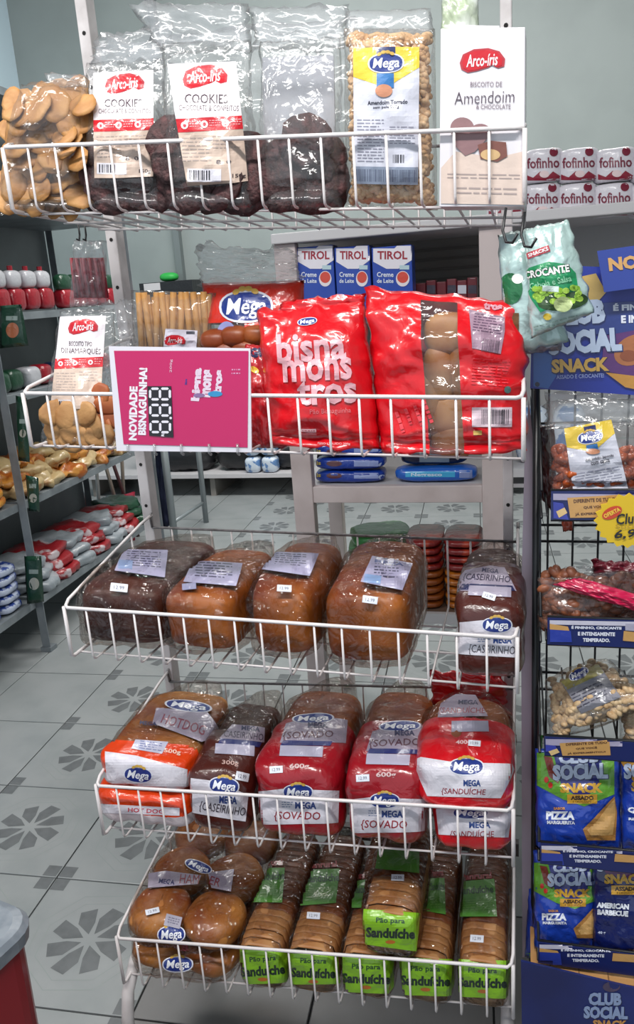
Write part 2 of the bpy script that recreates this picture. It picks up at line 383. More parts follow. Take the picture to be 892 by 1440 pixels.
# ================================================================== THE BREAD RACK
W = .72; ZK = [1.6421, 1.3107, .9629, .6417, .3398]; DX = [.0137, .0125, .0042, -.0022, -.003]; TI = [-.0271, -.0165, -.012, .0135, .0301]; DY = [.015, -.0327, -.0068, .0095, -.003]
D = .344; HBS = [.082, .080, .088, .104, .108]
def zr(k, x): return ZK[k]+TI[k]*2*(x-DX[k])/W
def zb(k, x): return zr(k, x)-HBS[k]+.003
rack = thing('bread_rack', 'white wire bread rack of five hanging baskets on two posts', 'rack', (0, .3, 0))
for s in (-1, 1):
    x = -W/2-.004 if s < 0 else W/2-.013; hw = .011 if s < 0 else .009; p = MB().box(x-hw, x+hw, D-.002, D+.03, .30, 2.0)
    if s > 0: p.box(x-.008, x+.008, D+.002, D+.026, .05, .35)
    else: p.box(x-.008, x+.008, D+.002, D+.026, .05, .35)
    po = p.build('post', POSTM, rack, bevel=.002)
    hm = MB()
    for z in [.2+.085*i for i in range(21)]:
        hm.tube([(x, D-.0026, z), (x, D+.0, z)], .0035, 8)
    hm.build('post_holes', mat('dark_hole', '#1d1b1b', .9), po, kind='stuff')
    f = MB().tube([(x, D+.014, .31), (x, D-.03, .255), (x, D-.15, .235), (x, .12, .222), (x, .05, .205), (x, .01, .17), (x, -.005, .12), (x, -.01, .018)], .012, 10)
    f.build('foot', POSTM, rack, smooth=True)
MB().box(-W/2-.005, W/2+.005, D+.004, D+.02, .30, .33).build('cross_bar', RUSTY, rack)
for k in range(5):
    def B(u, y, z): x = u*W/2+DX[k]; return (x, y, ZK[k]+TI[k]*u+z)
    HB = HBS[k]; yf = DY[k]; rise = .055; fm = MB(); e = .012
    # front rail with rounded corners flowing into the sloping side rails
    fm.tube([B(-1, D, rise), B(-1, D-.05, rise-.004), B(-1, yf+.02, .006), B(-.992, yf+.006, .001), B(-.975, yf, 0), B(0, yf, 0), B(.975, yf, 0), B(.992, yf+.006, .001), B(1, yf+.02, .006), B(1, D-.05, rise-.004), B(1, D, rise)], .0029, 8)
    fm.tube([B(-1, yf+.004, 0), B(-1, yf+.004, -HB), B(-1, yf+.012, -HB-.003), B(-1, D, -HB-.012)], .0031, 8); fm.tube([B(1, yf+.004, 0), B(1, yf+.004, -HB), B(1, yf+.012, -HB-.003), B(1, D, -HB-.012)], .0031, 8)
    fb = fm.build('basket_frame', WHITEM, rack, smooth=True)
    r2 = MB().tube([B(-1, D-.004, .03), B(1, D-.004, .03)], .0026, 6); r2.build('back_rail', RUSTY, fb, smooth=True)
    # hooks into the post
    for u in (-1, 1): MB().tube([B(u, D-.004, .03), B(u, D-.008, rise), B(u, D+.004, rise+.008), B(u, D+.012, rise-.01)], .0028, 6).build('hook', RUSTY, fb, smooth=True)
    wm = MB().tube([(0, 0, 0), (0, 0, -HB+.006), (0, .003, -HB), (0, .01, -HB-.003), (0, D-yf-.012, -HB-.014), (0, D-yf-.006, -HB-.006), (0, D-yf-.004, .03)], .0019, 5)
    me = mesh_of(wm, 'wire', WHITEM)
    nW = 17
    for i in range(1, nW):
        u = -1+2*i/nW; ref(me, 'wire', fb, Matrix.Translation(B(u, yf, 0)))
    for yy, zz in ((yf+.03, -HB-.001), (yf+.14, -HB-.007), (yf+.25, -HB-.011)):
        MB().tube([B(-1, yy, zz-.004), B(1, yy, zz-.004)], .002, 5).build('cross_wire', WHITEM, fb, smooth=True)
    for u in (-1, 1):
        for yy in (.07, .16, .25):
            zt = .006+(rise-.01)*(yy-yf)/(D-yf); MB().tube([B(u, yy, zt), B(u, yy, -HB-.008)], .0019, 5).build('side_wire', WHITEM, fb, smooth=True)

# ================================================================== PRODUCTS: BASKETS 3-5 (loaves)
PYB = [292, 622, 915, 1160, 1385]
def span(k, a, b, yf):
    x0, x1 = at(a, PYB[k], 1, yf).x, at(b, PYB[k], 1, yf).x; return x0, x1
def loaf(k, name, label, cat, a, b, h, L, crust, group=None, yf=.012, n=4.2, z=0, tail=.07, fm=None, rise=.0, bread=True, seed=1, swell=1.05, crown=.12, matfn=None, fmats=None, tilt=0, splits=True):
    yf += DY[k]+.006
    x0, x1 = span(k, a, b, yf); w_ = x1-x0; cx = (x0+x1)/2; zz = zb(k, cx)+z
    t = thing(name, label, cat, (cx, yf+L/2, zz), group)
    def df(p):
        q = p.copy(); q.z += crown*(1-p.x*p.x)*(p.z > 0)*(p.z) ; return q
    def ff(p):
        q = df(p)
        if p.y > .55:
            s = (p.y-.55)/.45; q.x *= 1-.5*s; q.z = q.z*(1-.55*s)+.35*s; q.y += s*s*tail*2/L
        return q
    M = Matrix.Rotation(tilt, 4, 'X'); c = (cx, yf+L/2, zz+h/2+.003)
    if bread:
        blob(c, (w_*.935, L*.95, h*.92), n, 14, .0025, 16, M, df, seed=seed).build('loaf', crust, t, smooth=True)
    f = blob(c, (w_*1.0, L, h), n+.4, 40, .004, 26, M, ff, seed=seed+5, ridge=.0012 if matfn else .0028)
    if matfn: f.m = [matfn(sum((f.v[i] for i in q), Vector())/4-Vector(c)) for q in f.f]
    f.build('plastic_bag', fmats or [fm or FILMD], t, smooth=True)
    return t, f
    g = MB()
    yb = yf+L+tail*.75; zc = zz+h*.68
    for i in range(9):
        a_ = i/8*math.pi; x_ = cx+math.cos(a_)*w_*.2
        g.add([(x_, yb-.03, zc-.01), (x_+.012, yb-.03, zc+.02), (cx+(x_-cx)*1.5+.012*math.sin(i*3), yb+.03, zc+.045+.01*math.sin(i*5)), (cx+(x_-cx)*1.3, yb+.03, zc+.015)], [(0, 1, 2, 3)])
    g.build('gathered_neck', FILMD, t)
    return t, f
# ---- basket 3
LAB = mat('ingredient_label', '#9c98b6', .4, coat=.4, bump=(40, .4)); INK = '#3c3a58'
def ing(P, q, rows, bluebox=None):
    P.poly(q, LAB, 'label'); (x0, y0), (x1, _), (_, y1) = q[0], q[1], q[2]
    x0 = max(q[0][0], q[3][0])+4; x1 = min(q[1][0], q[2][0])-4; P.fine(x0, q[0][1]+4, x1, min(q[2][1], q[3][1])-4, rows, INK, rot=4, th=.42)
    return P
t, f = loaf(2, 'wrapped_loaf', 'very dark brown loaf in clear bag, leftmost loaf of middle basket', 'bread', 104, 238, .112, .29, BREAD_D, seed=1, yf=.01, n=6)
P = Print(f, t, 195, 810); ing(P, [(172, 768), (240, 770), (232, 812), (160, 802)], 7).sticker(168, 826, 24, 11, 6); P.rect(165, 786, 186, 800, '#7c8fb8', 'label', rot=5); P.done()
t, f = loaf(2, 'wrapped_loaf', 'orange-brown loaf in clear bag, second loaf from left of middle basket', 'bread', 222, 336, .108, .27, BREAD_O, seed=2, yf=.01, n=5.5)
P = Print(f, t, 290, 820); ing(P, [(270, 785), (345, 790), (332, 824), (257, 818)], 6); P.rect(256, 820, 276, 829, '#8a8aa8', 'label', rot=-6); P.done()
t, f = loaf(2, 'wrapped_loaf', 'tall rounded loaf in clear bag, third loaf from left of middle basket', 'bread', 343, 446, .13, .27, BREAD_O, seed=3, yf=.008, n=4.6)
P = Print(f, t, 405, 810); ing(P, [(382, 772), (452, 776), (436, 810), (366, 800)], 6).sticker(400, 827, 20, 9, 3); P.done()
t, f = loaf(2, 'wrapped_loaf', 'largest orange-crusted loaf in clear bag, right of the tall rounded loaf', 'bread', 449, 578, .128, .29, BREAD_O, seed=4, yf=.008, n=6)
P = Print(f, t, 540, 820); ing(P, [(522, 778), (584, 790), (566, 830), (507, 818)], 7)
P.text('MEGA', 548, 789, 44, 5, '#3a4a86', rot=8, bold=.03).sticker(521, 843, 21, 10, 8); P.rect(512, 808, 536, 820, '#7f9cc8', 'label', rot=8); P.done()
BROWNF = mat('brown_printed_film', '#4a1d16', .3, coat=.6, bump=WR)
PAN = mat('white_printed_panel', '#d9d5de', .32, coat=.55, bump=WR); PANL = mat('lilac_printed_panel', '#9d93a6', .35, coat=.5, bump=WR)
def wrapped(k, label, a, b, h, L, fcol, seed, cut=.55, group=None, **kw):
    """printed wrapper: coloured film over the front part, clear film behind"""
    def mf(p): return 0 if p.y < -L/2+L*cut else 1
    return loaf(k, 'packaged_bread', label, 'bread', a, b, h, L, BREAD_O if fcol is not BROWNF else BREAD_D, group, seed=seed, matfn=mf, fmats=[fcol, FILMD], **kw)
t, f = wrapped(2, 'brown and white casserole loaf packet at right end of middle basket', 638, 738, .125, .29, BROWNF, 6, yf=.006, n=6)
t['label'] = 'brown and white printed bread packet at right end of middle basket'
P = Print(f, t, 690, 860); P.poly([(640, 876), (680, 872), (732, 884), (730, 925), (640, 921)], PAN, 'front_panel')
P.poly([(650, 795), (690, 788), (712, 792), (728, 830), (640, 830), (636, 812)], PANL, 'top_panel'); P.poly([(648, 818), (722, 822), (726, 830), (640, 828)], '#1d2352', 'blue_band'); P.rect(658, 823, 720, 838, '#a7a0b4', 'label', rot=3)
P.text('MEGA', 690, 797, 26, 8, '#262b55', rot=8, bold=.03).text('{CASEIRINHO', 684, 810, 72, 14, '#2b2440', rot=5, bold=.01, shear=.1)
P.oval(699, 879, 20, 10, 0).text('MEGA', 707, 900, 26, 10, '#26407e', bold=.04).text('{CASEIRINHO', 692, 915, 66, 15, '#2a1c2c', rot=2, shear=.1).fine(672, 895, 690, 905, 3, '#6a7a9a')
P.sticker(688, 838, 19, 9, 18); P.done()

# ---- basket 4
ORF = mat('orange_printed_film', '#d93e0c', .3, coat=.6, bump=WR); WF = mat('white_printed_film', '#c9bec2', .32, coat=.5, bump=WR)
def hot(z, label, h, yf, seed, L=.25, a=133, b=268):
    def mf(p): return 0 if p.y < -L/2+.055 and p.z > -h*.05 else (1 if p.y < -L/2+.03 else 2)
    return loaf(3, 'hot_dog_bread_pack', label, 'bread', a, b, h, L, BUN, 'hot dog bread packs', z=z, yf=yf, seed=seed, matfn=mf, fmats=[ORF, WF, FILMD], n=5, tail=.05, crown=.05)
t, f = hot(0, 'lower orange and white hot dog bread pack, under another on the fourth basket', .068, .012, 11, a=130)
P = Print(f, t, 190, 1130); P.poly([(136, 1130), (252, 1136), (252, 1147), (138, 1143)], PAN, 'front_panel').text('HOT DOG', 205, 1140, 50, 6, '#c23a4a', rot=3, bold=.02); P.done()
t, f = hot(.07, 'upper orange and white hot dog bread pack lying on top of another', .068, .02, 12, a=142, b=274, L=.27)
P = Print(f, t, 205, 1080, eps=.001); P.poly([(146, 1056), (190, 1062), (264, 1082), (262, 1118), (150, 1110)], PAN, 'front_panel')
P.oval(194, 1090, 19, 10, 6).text('HOT DOG', 205, 1113, 56, 9, '#8a3a5a', rot=4, bold=.02)
P.poly([(190, 1038), (238, 1042), (228, 1060), (184, 1052)], '#bdbdd2', 'label').fine(196, 1042, 228, 1056, 4, '#6d78a8', rot=8).text('500g', 243, 1057, 24, 8, '#f0cbb8', rot=8, bold=.02)
P.poly([(222, 985), (300, 992), (322, 1030), (286, 1042), (215, 1012)], PANL, 'top_panel').oval(272, 982, 34, 9, 8, False).text('HOTDOG', 262, 1014, 68, 17, '#8a3a50', rot=18, bold=.01, shear=.15).text('MEGA', 209, 1012, 26, 7, '#2a2f5c', rot=8, bold=.03); P.done()
t, f = wrapped(3, 'narrow brown 300g bread packet between the hot dog packs and red packets', 264, 350, .125, .27, BROWNF, 13, yf=.006, cut=.5, n=6)
P = Print(f, t, 315, 1100); P.poly([(268, 1094), (300, 1098), (350, 1118), (346, 1156), (264, 1143)], PAN, 'front_panel')
P.oval(315, 1105, 20, 11, 6).text('MEGA', 321, 1125, 25, 11, '#26407e', bold=.04, rot=3).text('{CASEIRINHO', 313, 1139, 66, 16, '#2a1c2c', rot=8, shear=.1).text('300g', 324, 1073, 24, 8, '#c9a8a0', rot=6, bold=.02).sticker(341, 1092, 19, 12, 12)
P.poly([(328, 1010), (378, 1016), (376, 1040), (308, 1034)], PANL, 'top_panel').text('CASEIRINHO', 345, 1029, 60, 11, '#3a2c46', rot=6, shear=.1).text('MEGA', 356, 1018, 28, 8, '#262b55', rot=6, bold=.03)
P.poly([(310, 1034), (372, 1040), (368, 1048), (306, 1043)], '#27306e', 'blue_band').rect(302, 1044, 360, 1060, '#b2b0c6', 'label', rot=4); P.done()
def sovado(label, a, b, ox, oy, seed, yf=.006):
    t, f = wrapped(3, label, a, b, .142, .3, WINE, seed, yf=yf, cut=.5, n=6, group='red and white 600 gram bread packets')
    P = Print(f, t, 425+ox, 1095+oy); q = lambda pts: [(x+ox, y+oy) for x, y in pts]
    P.poly(q([(358, 1114), (400, 1109), (478, 1112), (477, 1158), (358, 1162)]), PAN, 'front_panel')
    P.poly(q([(400, 1010), (440, 996), (496, 1004), (490, 1042), (392, 1042)]), PANL, 'top_panel').poly(q([(397, 1038), (470, 1040), (466, 1047), (393, 1046)]), '#27306e', 'blue_band').poly(q([(393, 1046), (456, 1048), (454, 1064), (392, 1062)]), '#b2b0c6', 'label')
    P.oval(442+ox, 1001+oy, 30, 8, -2, False).text('MEGA', 449+ox, 1013+oy, 30, 9, '#262b55', bold=.04).text('{SOVADO', 434+ox, 1030+oy, 76, 15, '#5a3040', rot=-2, bold=.005, shear=.1)
    P.text('600g', 421+ox, 1078+oy, 28, 9, '#d8b8b8', bold=.03).oval(419+ox, 1114+oy, 20, 10).text('MEGA', 430+ox, 1133+oy, 30, 10, '#26407e', bold=.04).text('{SOVADO', 418+ox, 1149+oy, 66, 15, '#93202e', bold=.01, shear=.1).fine(396+ox, 1128+oy, 412+ox, 1138+oy, 3, '#6a7a9a')
    P.sticker(388+ox, 1082+oy, 19, 10, -3); P.done()
sovado('red and white 600g bread packet with white price sticker, beside the narrow brown packet', 357, 478, 0, 0, 14)
sovado('red and white 600g bread packet between another 600g packet and the stacked red packs', 484, 598, 122, 12, 15)
def sandw(label, a, b, h, z, yf, seed, L=.22, name='packaged_bread'):
    return loaf(3, name, label, 'bread', a, b, h, L, BREAD_O, 'stacked red and white sandwich bread packets', z=z, yf=yf, seed=seed, matfn=lambda p: 0 if p.y < -L/2+L*.55 else 1, fmats=[REDF, FILMD], n=4, tail=.05)
t, f = sandw('lower red and white sandwich bread packet, under another at right of the fourth basket', 606, 722, .075, 0, .006, 16)
P = Print(f, t, 665, 1155); P.poly([(612, 1137), (722, 1134), (716, 1178), (616, 1174)], PAN, 'front_panel').oval(662, 1143, 24, 8).text('MEGA', 675, 1160, 30, 9, '#26407e', bold=.04).text('{SANDUÍCHE', 664, 1173, 62, 13, '#93202e', shear=.1, bold=.005); P.done()
t, f = sandw('upper red and white 400g sandwich bread packet lying on top of another', 580, 724, .09, .078, -.004, 17, L=.25)
P = Print(f, t, 650, 1080); P.poly([(576, 1070), (590, 1064), (640, 1072), (722, 1074), (726, 1082), (704, 1122), (600, 1120)], PAN, 'front_panel').oval(656, 1078, 23, 11)
P.text('MEGA', 664, 1103, 24, 10, '#26407e', bold=.04).text('{SANDUÍCHE', 652, 1116, 62, 13, '#93202e', shear=.1, bold=.008, rot=1).text('400g', 654, 1042, 24, 8, '#ecc', bold=.03) if 0 else P.text('MEGA', 664, 1101, 24, 9, '#26407e', bold=.04).text('{SANDUÍCHE', 652, 1113, 62, 12, '#93202e', shear=.1, bold=.008, rot=1).text('400g', 652, 1043, 22, 8, '#eecccc', bold=.03)
P.sticker(668, 1044, 18, 9, 5); P.poly([(616, 975), (640, 958), (672, 960), (690, 1000), (612, 1002)], PANL, 'top_panel').text('MEGA', 660, 975, 32, 9, '#262b55', bold=.04, rot=2).text('{SANDUÍCHE', 650, 990, 72, 14, '#93303e', shear=.1, bold=.005, rot=1).rect(634, 1008, 690, 1026, '#b2b0c6', 'label'); P.done()
t = thing('red_bread_wrapper', 'crumpled red bread wrapper behind the stacked red sandwich bread packets', 'wrapper', (at(665, 960, 1, .3)))
pouch([(604, 942), (708, 948), (722, 1040), (612, 1030)], .33, .30, .018, wr=.01, seed=31, edge=.012).build('wrapper_film', REDF, t, smooth=True)

# ---- basket 5: round buns and sliced loaves with green labels
GREEN = mat('lime_printed_label', '#7fb31f', .35, coat=.5, bump=WR); GREEND = mat('green_top_label', '#47822a', .4, coat=.5, bump=WR)
def bunpack(label, z, h, a, b, seed, yf=.012, lens=2):
    x0, x1 = span(4, a, b, yf); w_ = x1-x0; cx = (x0+x1)/2; zz = zb(4, cx)+z; L = .20 if lens == 2 else .30; r = w_/2
    t = thing('hamburger_bun_pack', label, 'bread', (cx, yf+L/2, zz), 'hamburger bun packs')
    V = blob((0, 0, 0), (w_*.5, w_*.5, h*.93), 2.3, 9, .002, 22, nz=2.6, seed=seed); me = mesh_of(V, 'bun', BUN)
    for i in range(2):
        for j in range(lens):
            ref(me, 'bun', t, Matrix.Translation((cx+(i-.5)*w_*.5, yf+w_*.25+j*w_*.47, zz+h/2+.002)) @ Matrix.Rotation(i*1.3+j, 4, 'Z'))
    def ff(p):
        q = p.copy(); q.z *= 1-.12*math.exp(-(p.x/.25)**2)
        if p.y > .6: s = (p.y-.6)/.4; q.x *= 1-.35*s; q.y += s*.2; q.z += .3*s
        return q
    f = blob((cx, yf+w_*.25*lens, zz+h/2+.002), (w_*1.03, w_*.5*lens+.02, h*1.04), 4.4, 36, .005, 26, None, ff, seed=seed, ridge=.0025); f.build('plastic_bag', [FILMD], t, smooth=True)
    return t, f
t, f = bunpack('lower clear pack of round hamburger buns under another pack on the bottom basket', 0, .06, 180, 328, 21)
P = Print(f, t, 250, 1352); P.oval(250, 1356, 20, 10, -2); P.done()
t, f = bunpack('upper clear pack of round hamburger buns with blue oval mark, on top of another pack', .062, .066, 180, 336, 22, yf=.014, lens=3)
P = Print(f, t, 245, 1300, eps=.001); P.oval(241, 1314, 18, 11, -4).rect(232, 1287, 255, 1304, '#a9a6b6', 'label', rot=14).fine(236, 1291, 252, 1301, 3, '#6a6a80', rot=14).sticker(214, 1281, 20, 8, -14)
P.text('MEGA HAMBURGUER', 232, 1333, 66, 8, '#8a3a4a', rot=-1).poly([(206, 1222), (232, 1218), (286, 1226), (280, 1240), (206, 1246)], PANL, 'top_panel').text('MEGA', 234, 1236, 24, 8, '#2a2f5c', rot=8, bold=.03).text('HAM', 268, 1232, 30, 15, '#93303e', rot=3, shear=.15)
P.poly([(296, 1222), (336, 1216), (328, 1252), (300, 1246)], PANL, 'top_panel').text('ER', 306, 1236, 16, 13, '#93303e', rot=20).oval(282, 1211, 20, 8, 24, False); P.done()
def slicemesh(w_, h, t_, kind):
    n = 20; V = []; F = []; m = []
    def ring(s, y, zc=1):
        r = []
        for i in range(n):
            a = 2*math.pi*(i+.5)/n; c, q = math.cos(a), math.sin(a); l = (abs(c)**4.5+abs(q)**4.5)**(1/4.5); r.append(len(V))
            V.append(Vector((c/l*w_/2*s, y, q/l*h/2*s*(1.08 if q > .6 else 1)))) ; 
        return r
    R = [ring(.955, -t_/2), ring(.993, -t_*.42), ring(1, -t_*.2), ring(1, t_*.2), ring(.993, t_*.42), ring(.955, t_/2)]
    for k in range(5):
        for i in range(n):
            j = (i+1) % n; F.append((R[k][i], R[k][j], R[k+1][j], R[k+1][i])); m.append(1 if k in (9,) else (2 if V[R[k][i]].z > h*.2 else 0))
    F.append(tuple(R[0])); m.append(1); F.append(tuple(R[-1][::-1])); m.append(1)
    mb = MB(); mb.v = V; mb.f = F; mb.m = m; return mesh_of(mb, 'bread_slice', [mat('light_slice_crust', '#b98450', .6, mix=('#8f5a2e', 14, .4, .7)), CRUMB, CRUST if kind else mat('tan_slice_crust', '#9a6335', .5, mix=('#c79a68', 14, .4, .75))])
SLI = {}
def sliced(label, a, b, h, z, yf, seed, gp, bandpx, toppx, L=.30, dx=0):
    x0, x1 = span(4, a, b, yf); w_ = x1-x0; cx = (x0+x1)/2; zz = zb(4, cx)+z
    t = thing('sliced_bread_loaf', label, 'bread', (cx, yf+L/2, zz), gp)
    key = round(w_, 2)
    if key not in SLI: SLI[key] = [slicemesh(key-.006, .088, .0172, k_) for k_ in (0, 1)]
    ns = int(L/.0165)
    for i in range(ns):
        SL = SLI[key][0 if i < 5 else 1]
        s = 1-.25*max(0, (1.5-i)/1.5)*.25
        ref(SL, 'slice', t, Matrix.Translation((cx+random.uniform(-.0012, .0012), yf+.012+i*.0165, zz+h/2-.001*random.random()+.001)) @ Matrix.Rotation(random.uniform(-.03, .03), 4, 'X') @ Matrix.Diagonal((s*w_/key, 1, s*h/.088*.97, 1)))
    def ff(p):
        q = p.copy()
        if p.y > .75: s = (p.y-.75)/.25; q.x *= 1-.4*s; q.y += s*.16; q.z += .3*s
        if p.y < -.9: q.z += -.0
        return q
    f = blob((cx, yf+L/2, zz+h/2+.001), (w_*1.02, L+.012, h*1.05), 6.5, 36, .002, 34, None, ff, seed=seed, ridge=.0018); f.build('plastic_bag', [FILMD], t, smooth=True)
    return t, f
G5 = 'sliced sandwich loaves with green labels'
def band(P, q, sk, ty=0, rot=0, big=1):
    P.poly(q, GREEN, 'front_label'); cx = sum(p[0] for p in q)/4; cy_ = sum(p[1] for p in q)/4; w_ = (q[1][0]-q[0][0])
    P.text('Pão para', cx, cy_-11*big+ty, w_*.5, 9*big, '#173a2a', rot=rot, bold=.02).text('Sanduíche', cx, cy_+5*big+ty, w_*.86, 14*big, '#10281f', rot=rot, bold=.045)
    P.ell(cx, cy_+17*big+ty, 7, 2.6, '#b5651f', 'logo')
def toplab(P, q, rot=0):
    P.poly(q, GREEND, 'top_label'); cx = (q[0][0]+q[1][0])/2; y = q[0][1]; w_ = q[1][0]-q[0][0]
    P.text('Panrural', cx, y-9, w_*.85, 11, '#8a2a2c', rot=rot, bold=.03).text('Sanduíche', cx, y+14, w_*.95, 13, '#1d4026', rot=rot, bold=.03).fine(q[3][0]+6, y+30, q[2][0]-6, q[2][1]-8, 5, '#6a9a4a', rot=rot, th=.3)
spec = [(336, 402, 'first green labelled sliced loaf beside the bun packs on bottom basket', [(332, 1333), (404, 1338), (406, 1380), (336, 1384)], [(358, 1212), (404, 1212), (398, 1268), (344, 1267)], (340, 1279), 2),
        (404, 477, 'green labelled sliced loaf second from the bun packs on bottom basket', [(404, 1340), (475, 1342), (478, 1382), (406, 1384)], [(428, 1214), (482, 1212), (474, 1268), (420, 1272)], (441, 1287), 0),
        (478, 552, 'green labelled sliced loaf directly under the raised one on bottom basket', [(476, 1344), (554, 1346), (554, 1396), (476, 1394)], [(492, 1232), (514, 1230), (508, 1275), (486, 1275)], None, 0),
        (560, 636, 'green labelled sliced loaf right of the raised one, touching the rightmost loaf', [(558, 1346), (638, 1348), (640, 1399), (558, 1398)], [(606, 1227), (628, 1227), (628, 1285), (600, 1280)], None, 0),
        (642, 716, 'rightmost green labelled sliced loaf standing against the right post', [(640, 1348), (718, 1350), (718, 1402), (640, 1400)], [(641, 1232), (697, 1228), (700, 1288), (639, 1288)], (671, 1320), 0)]
for i, (a, b, lb, q, tq, stk, rr) in enumerate(spec):
    t, f = sliced(lb, a, b, .1, 0, .008, 30+i, G5, None, None)
    P = Print(f, t, (q[0][0]+q[1][0])/2, q[0][1]-30); band(P, q, 1, rot=(-5 if i == 0 else 1))
    toplab(P, tq, rot=-3)
    if stk: P.sticker(*stk, 19, 10, 4)
    P.done()
t, f = sliced('green labelled sliced loaf lying raised on top of the row of sliced loaves', 512, 592, .088, .102, .004, 41, G5, None, None, L=.24)
P = Print(f, t, 552, 1290); band(P, [(511, 1278), (592, 1284), (586, 1338), (508, 1328)], 1, rot=2, big=1.05); P.poly([(530, 1182), (594, 1184), (592, 1224), (526, 1216)], GREEND, 'top_label').sticker(560, 1231, 19, 10, 2); P.done()

# ================================================================== BASKETS 1 and 2 (standing bags)
def lrect(C, u0, v0, u1, v1): return None
def biscuits(t, me, spots, Y, name='biscuit', tilt=.15, jy=.01):
    for i, (px, py, *r) in enumerate(spots):
        tl = r[0] if r else 0; yy = r[1] if len(r) > 1 else 0
        p = at(px, py, 1, Y+yy)
        ref(me, name, t, Matrix.Translation(p) @ face_rot(tilt+random.uniform(-.15, .15), random.uniform(0, 6), random.uniform(-.35, .35)+tl))
def low(v0, v1, top=.25):      # bag filled from v1 down
    return lambda v: (top+(1-top)*sm((v-v0)/(v1-v0)))*(min(1, max(0, v*9))**.6)*(max(0, math.sin(math.pi*min(1, .5+.5*(1-v)*7)))**.5 if v > .86 else 1) if v < .999 else .12
# a: tan biscuits bag
t = thing('biscuit_bag', 'clear bag of overlapping thin golden biscuits at left end of top basket', 'biscuits', at(62, 300, 1, .06))
meB = mesh_of(disc(.026, .004, 14, .1, ry=.019), 'biscuit', BISC)
sp = []
for r in range(11):
    for c in range(6):
        px = 18+c*18+(r % 2)*8-(r > 6)*6; py = 128+r*16+random.uniform(-4, 4)-(5-c)*(-4 if r < 2 else 1); 
        if px < 118 and py > 118+max(0, 60-px)*.5: sp.append((px, py, 0, random.uniform(0, .05)))
biscuits(t, meB, sp, .035, tilt=.5)
blob(at(60, 222, 1, .085), (.095, .06, .14), 3.4, 12, .004, 30, seed=3).build('biscuit_heap', BISC, t, smooth=True)
f = pouch([(30, 118), (122, 108), (128, 300), (-4, 302)], .06, .06, .042, low(.0, .3, .5), seed=2, wr=.004, edge=.004); f.build('plastic_bag', [FILM], t, smooth=True)
pouch([(62, 102), (124, 106), (126, 124), (66, 122)], .075, .07, .003, seed=8, nu=10, nv=5, wr=.004).build('bag_top', [FILMH], t, smooth=True)
# cookie bags
LABW = mat('cookie_label_white', '#e6dfe3', .35, coat=.4, bump=(30, .15)); LABT = mat('cookie_label_beige', '#cdb7a8', .35, coat=.4, bump=(30, .15))
meC = mesh_of(disc(.033, .013, 18, .22, seed=3), 'cookie', COOKIE); meC2 = mesh_of(disc(.036, .014, 18, .2, seed=8), 'cookie', COOKIE)
def cookielabel(P, q, t1, t2, bag=True):
    (ax, ay), (bx, by), (cx_, cy_), (dx, dy) = q
    def U(u, v): return (ax*(1-u)*(1-v)+bx*u*(1-v)+cx_*u*v+dx*(1-u)*v, ay*(1-u)*(1-v)+by*u*(1-v)+cy_*u*v+dy*(1-u)*v)
    W_ = bx-ax; H = dy-ay; rt = math.degrees(math.atan2(by-ay, bx-ax))+math.degrees(math.atan2(ax-dx, dy-ay))*0
    R_ = lambda u0, v0, u1, v1: [U(u0, v0), U(u1, v0), U(u1, v1), U(u0, v1)]
    P.poly(R_(0, 0, 1, .5), LABW, 'label').poly(R_(0, .5, 1, 1), LABT, 'label').poly(R_(0, .45, 1, .56), '#c8202c', 'red_band')
    x, y = U(.52, .12); P.arco(x, y, W_/96, rt)
    x, y = U(.5, .3); P.text(t1, x, y, W_*(.62 if len(t1) < 9 else .5), H*(.075 if bag else .05), '#453640', rot=rt+2, bold=.008); x, y = U(.52, .375); P.text(t2, x, y, W_*.86, H*(.045 if bag else .08), '#5a4a50', rot=rt+2)
    for u in (.12, .42, .74):
        x, y = U(u, .505); P.ell(x, y, W_*.055, W_*.055, '#f0e8e8', 'print_dot', n=10).ell(x, y, W_*.025, W_*.03, '#c8404c', 'print_dot', n=6)
        x0, y0 = U(u+.08, .49); P.fine(x0, y0-3, x0+W_*.16, y0+7, 3, '#e8a8ac', rot=rt)
    x0, y0 = U(.05, .6); x1, y1 = U(.46, .85); P.fine(x0, y0, x0+W_*.42, y1-4, 7, '#b3a29a', rot=rt, th=.28); x0, y0 = U(.52, .6); P.fine(x0, y0, x0+W_*.4, y0+H*.12, 4, '#b3a29a', rot=rt, th=.28)
    if bag:
        x0, y0 = U(.06, .86); P.rect(x0-1, y0-1, x0+W_*.48, y0+H*.1, '#e4e0e8', 'barcode_patch').barcode(x0+2, y0+1, x0+W_*.3, y0+H*.085)
        x, y = U(.86, .95); P.text('150g', x, y, W_*.2, 7, '#3a2c30', bold=.02); x, y = U(.64, .82); P.text('8  0', x, y, W_*.22, 6, '#4a3c40', bold=.03)
    return P
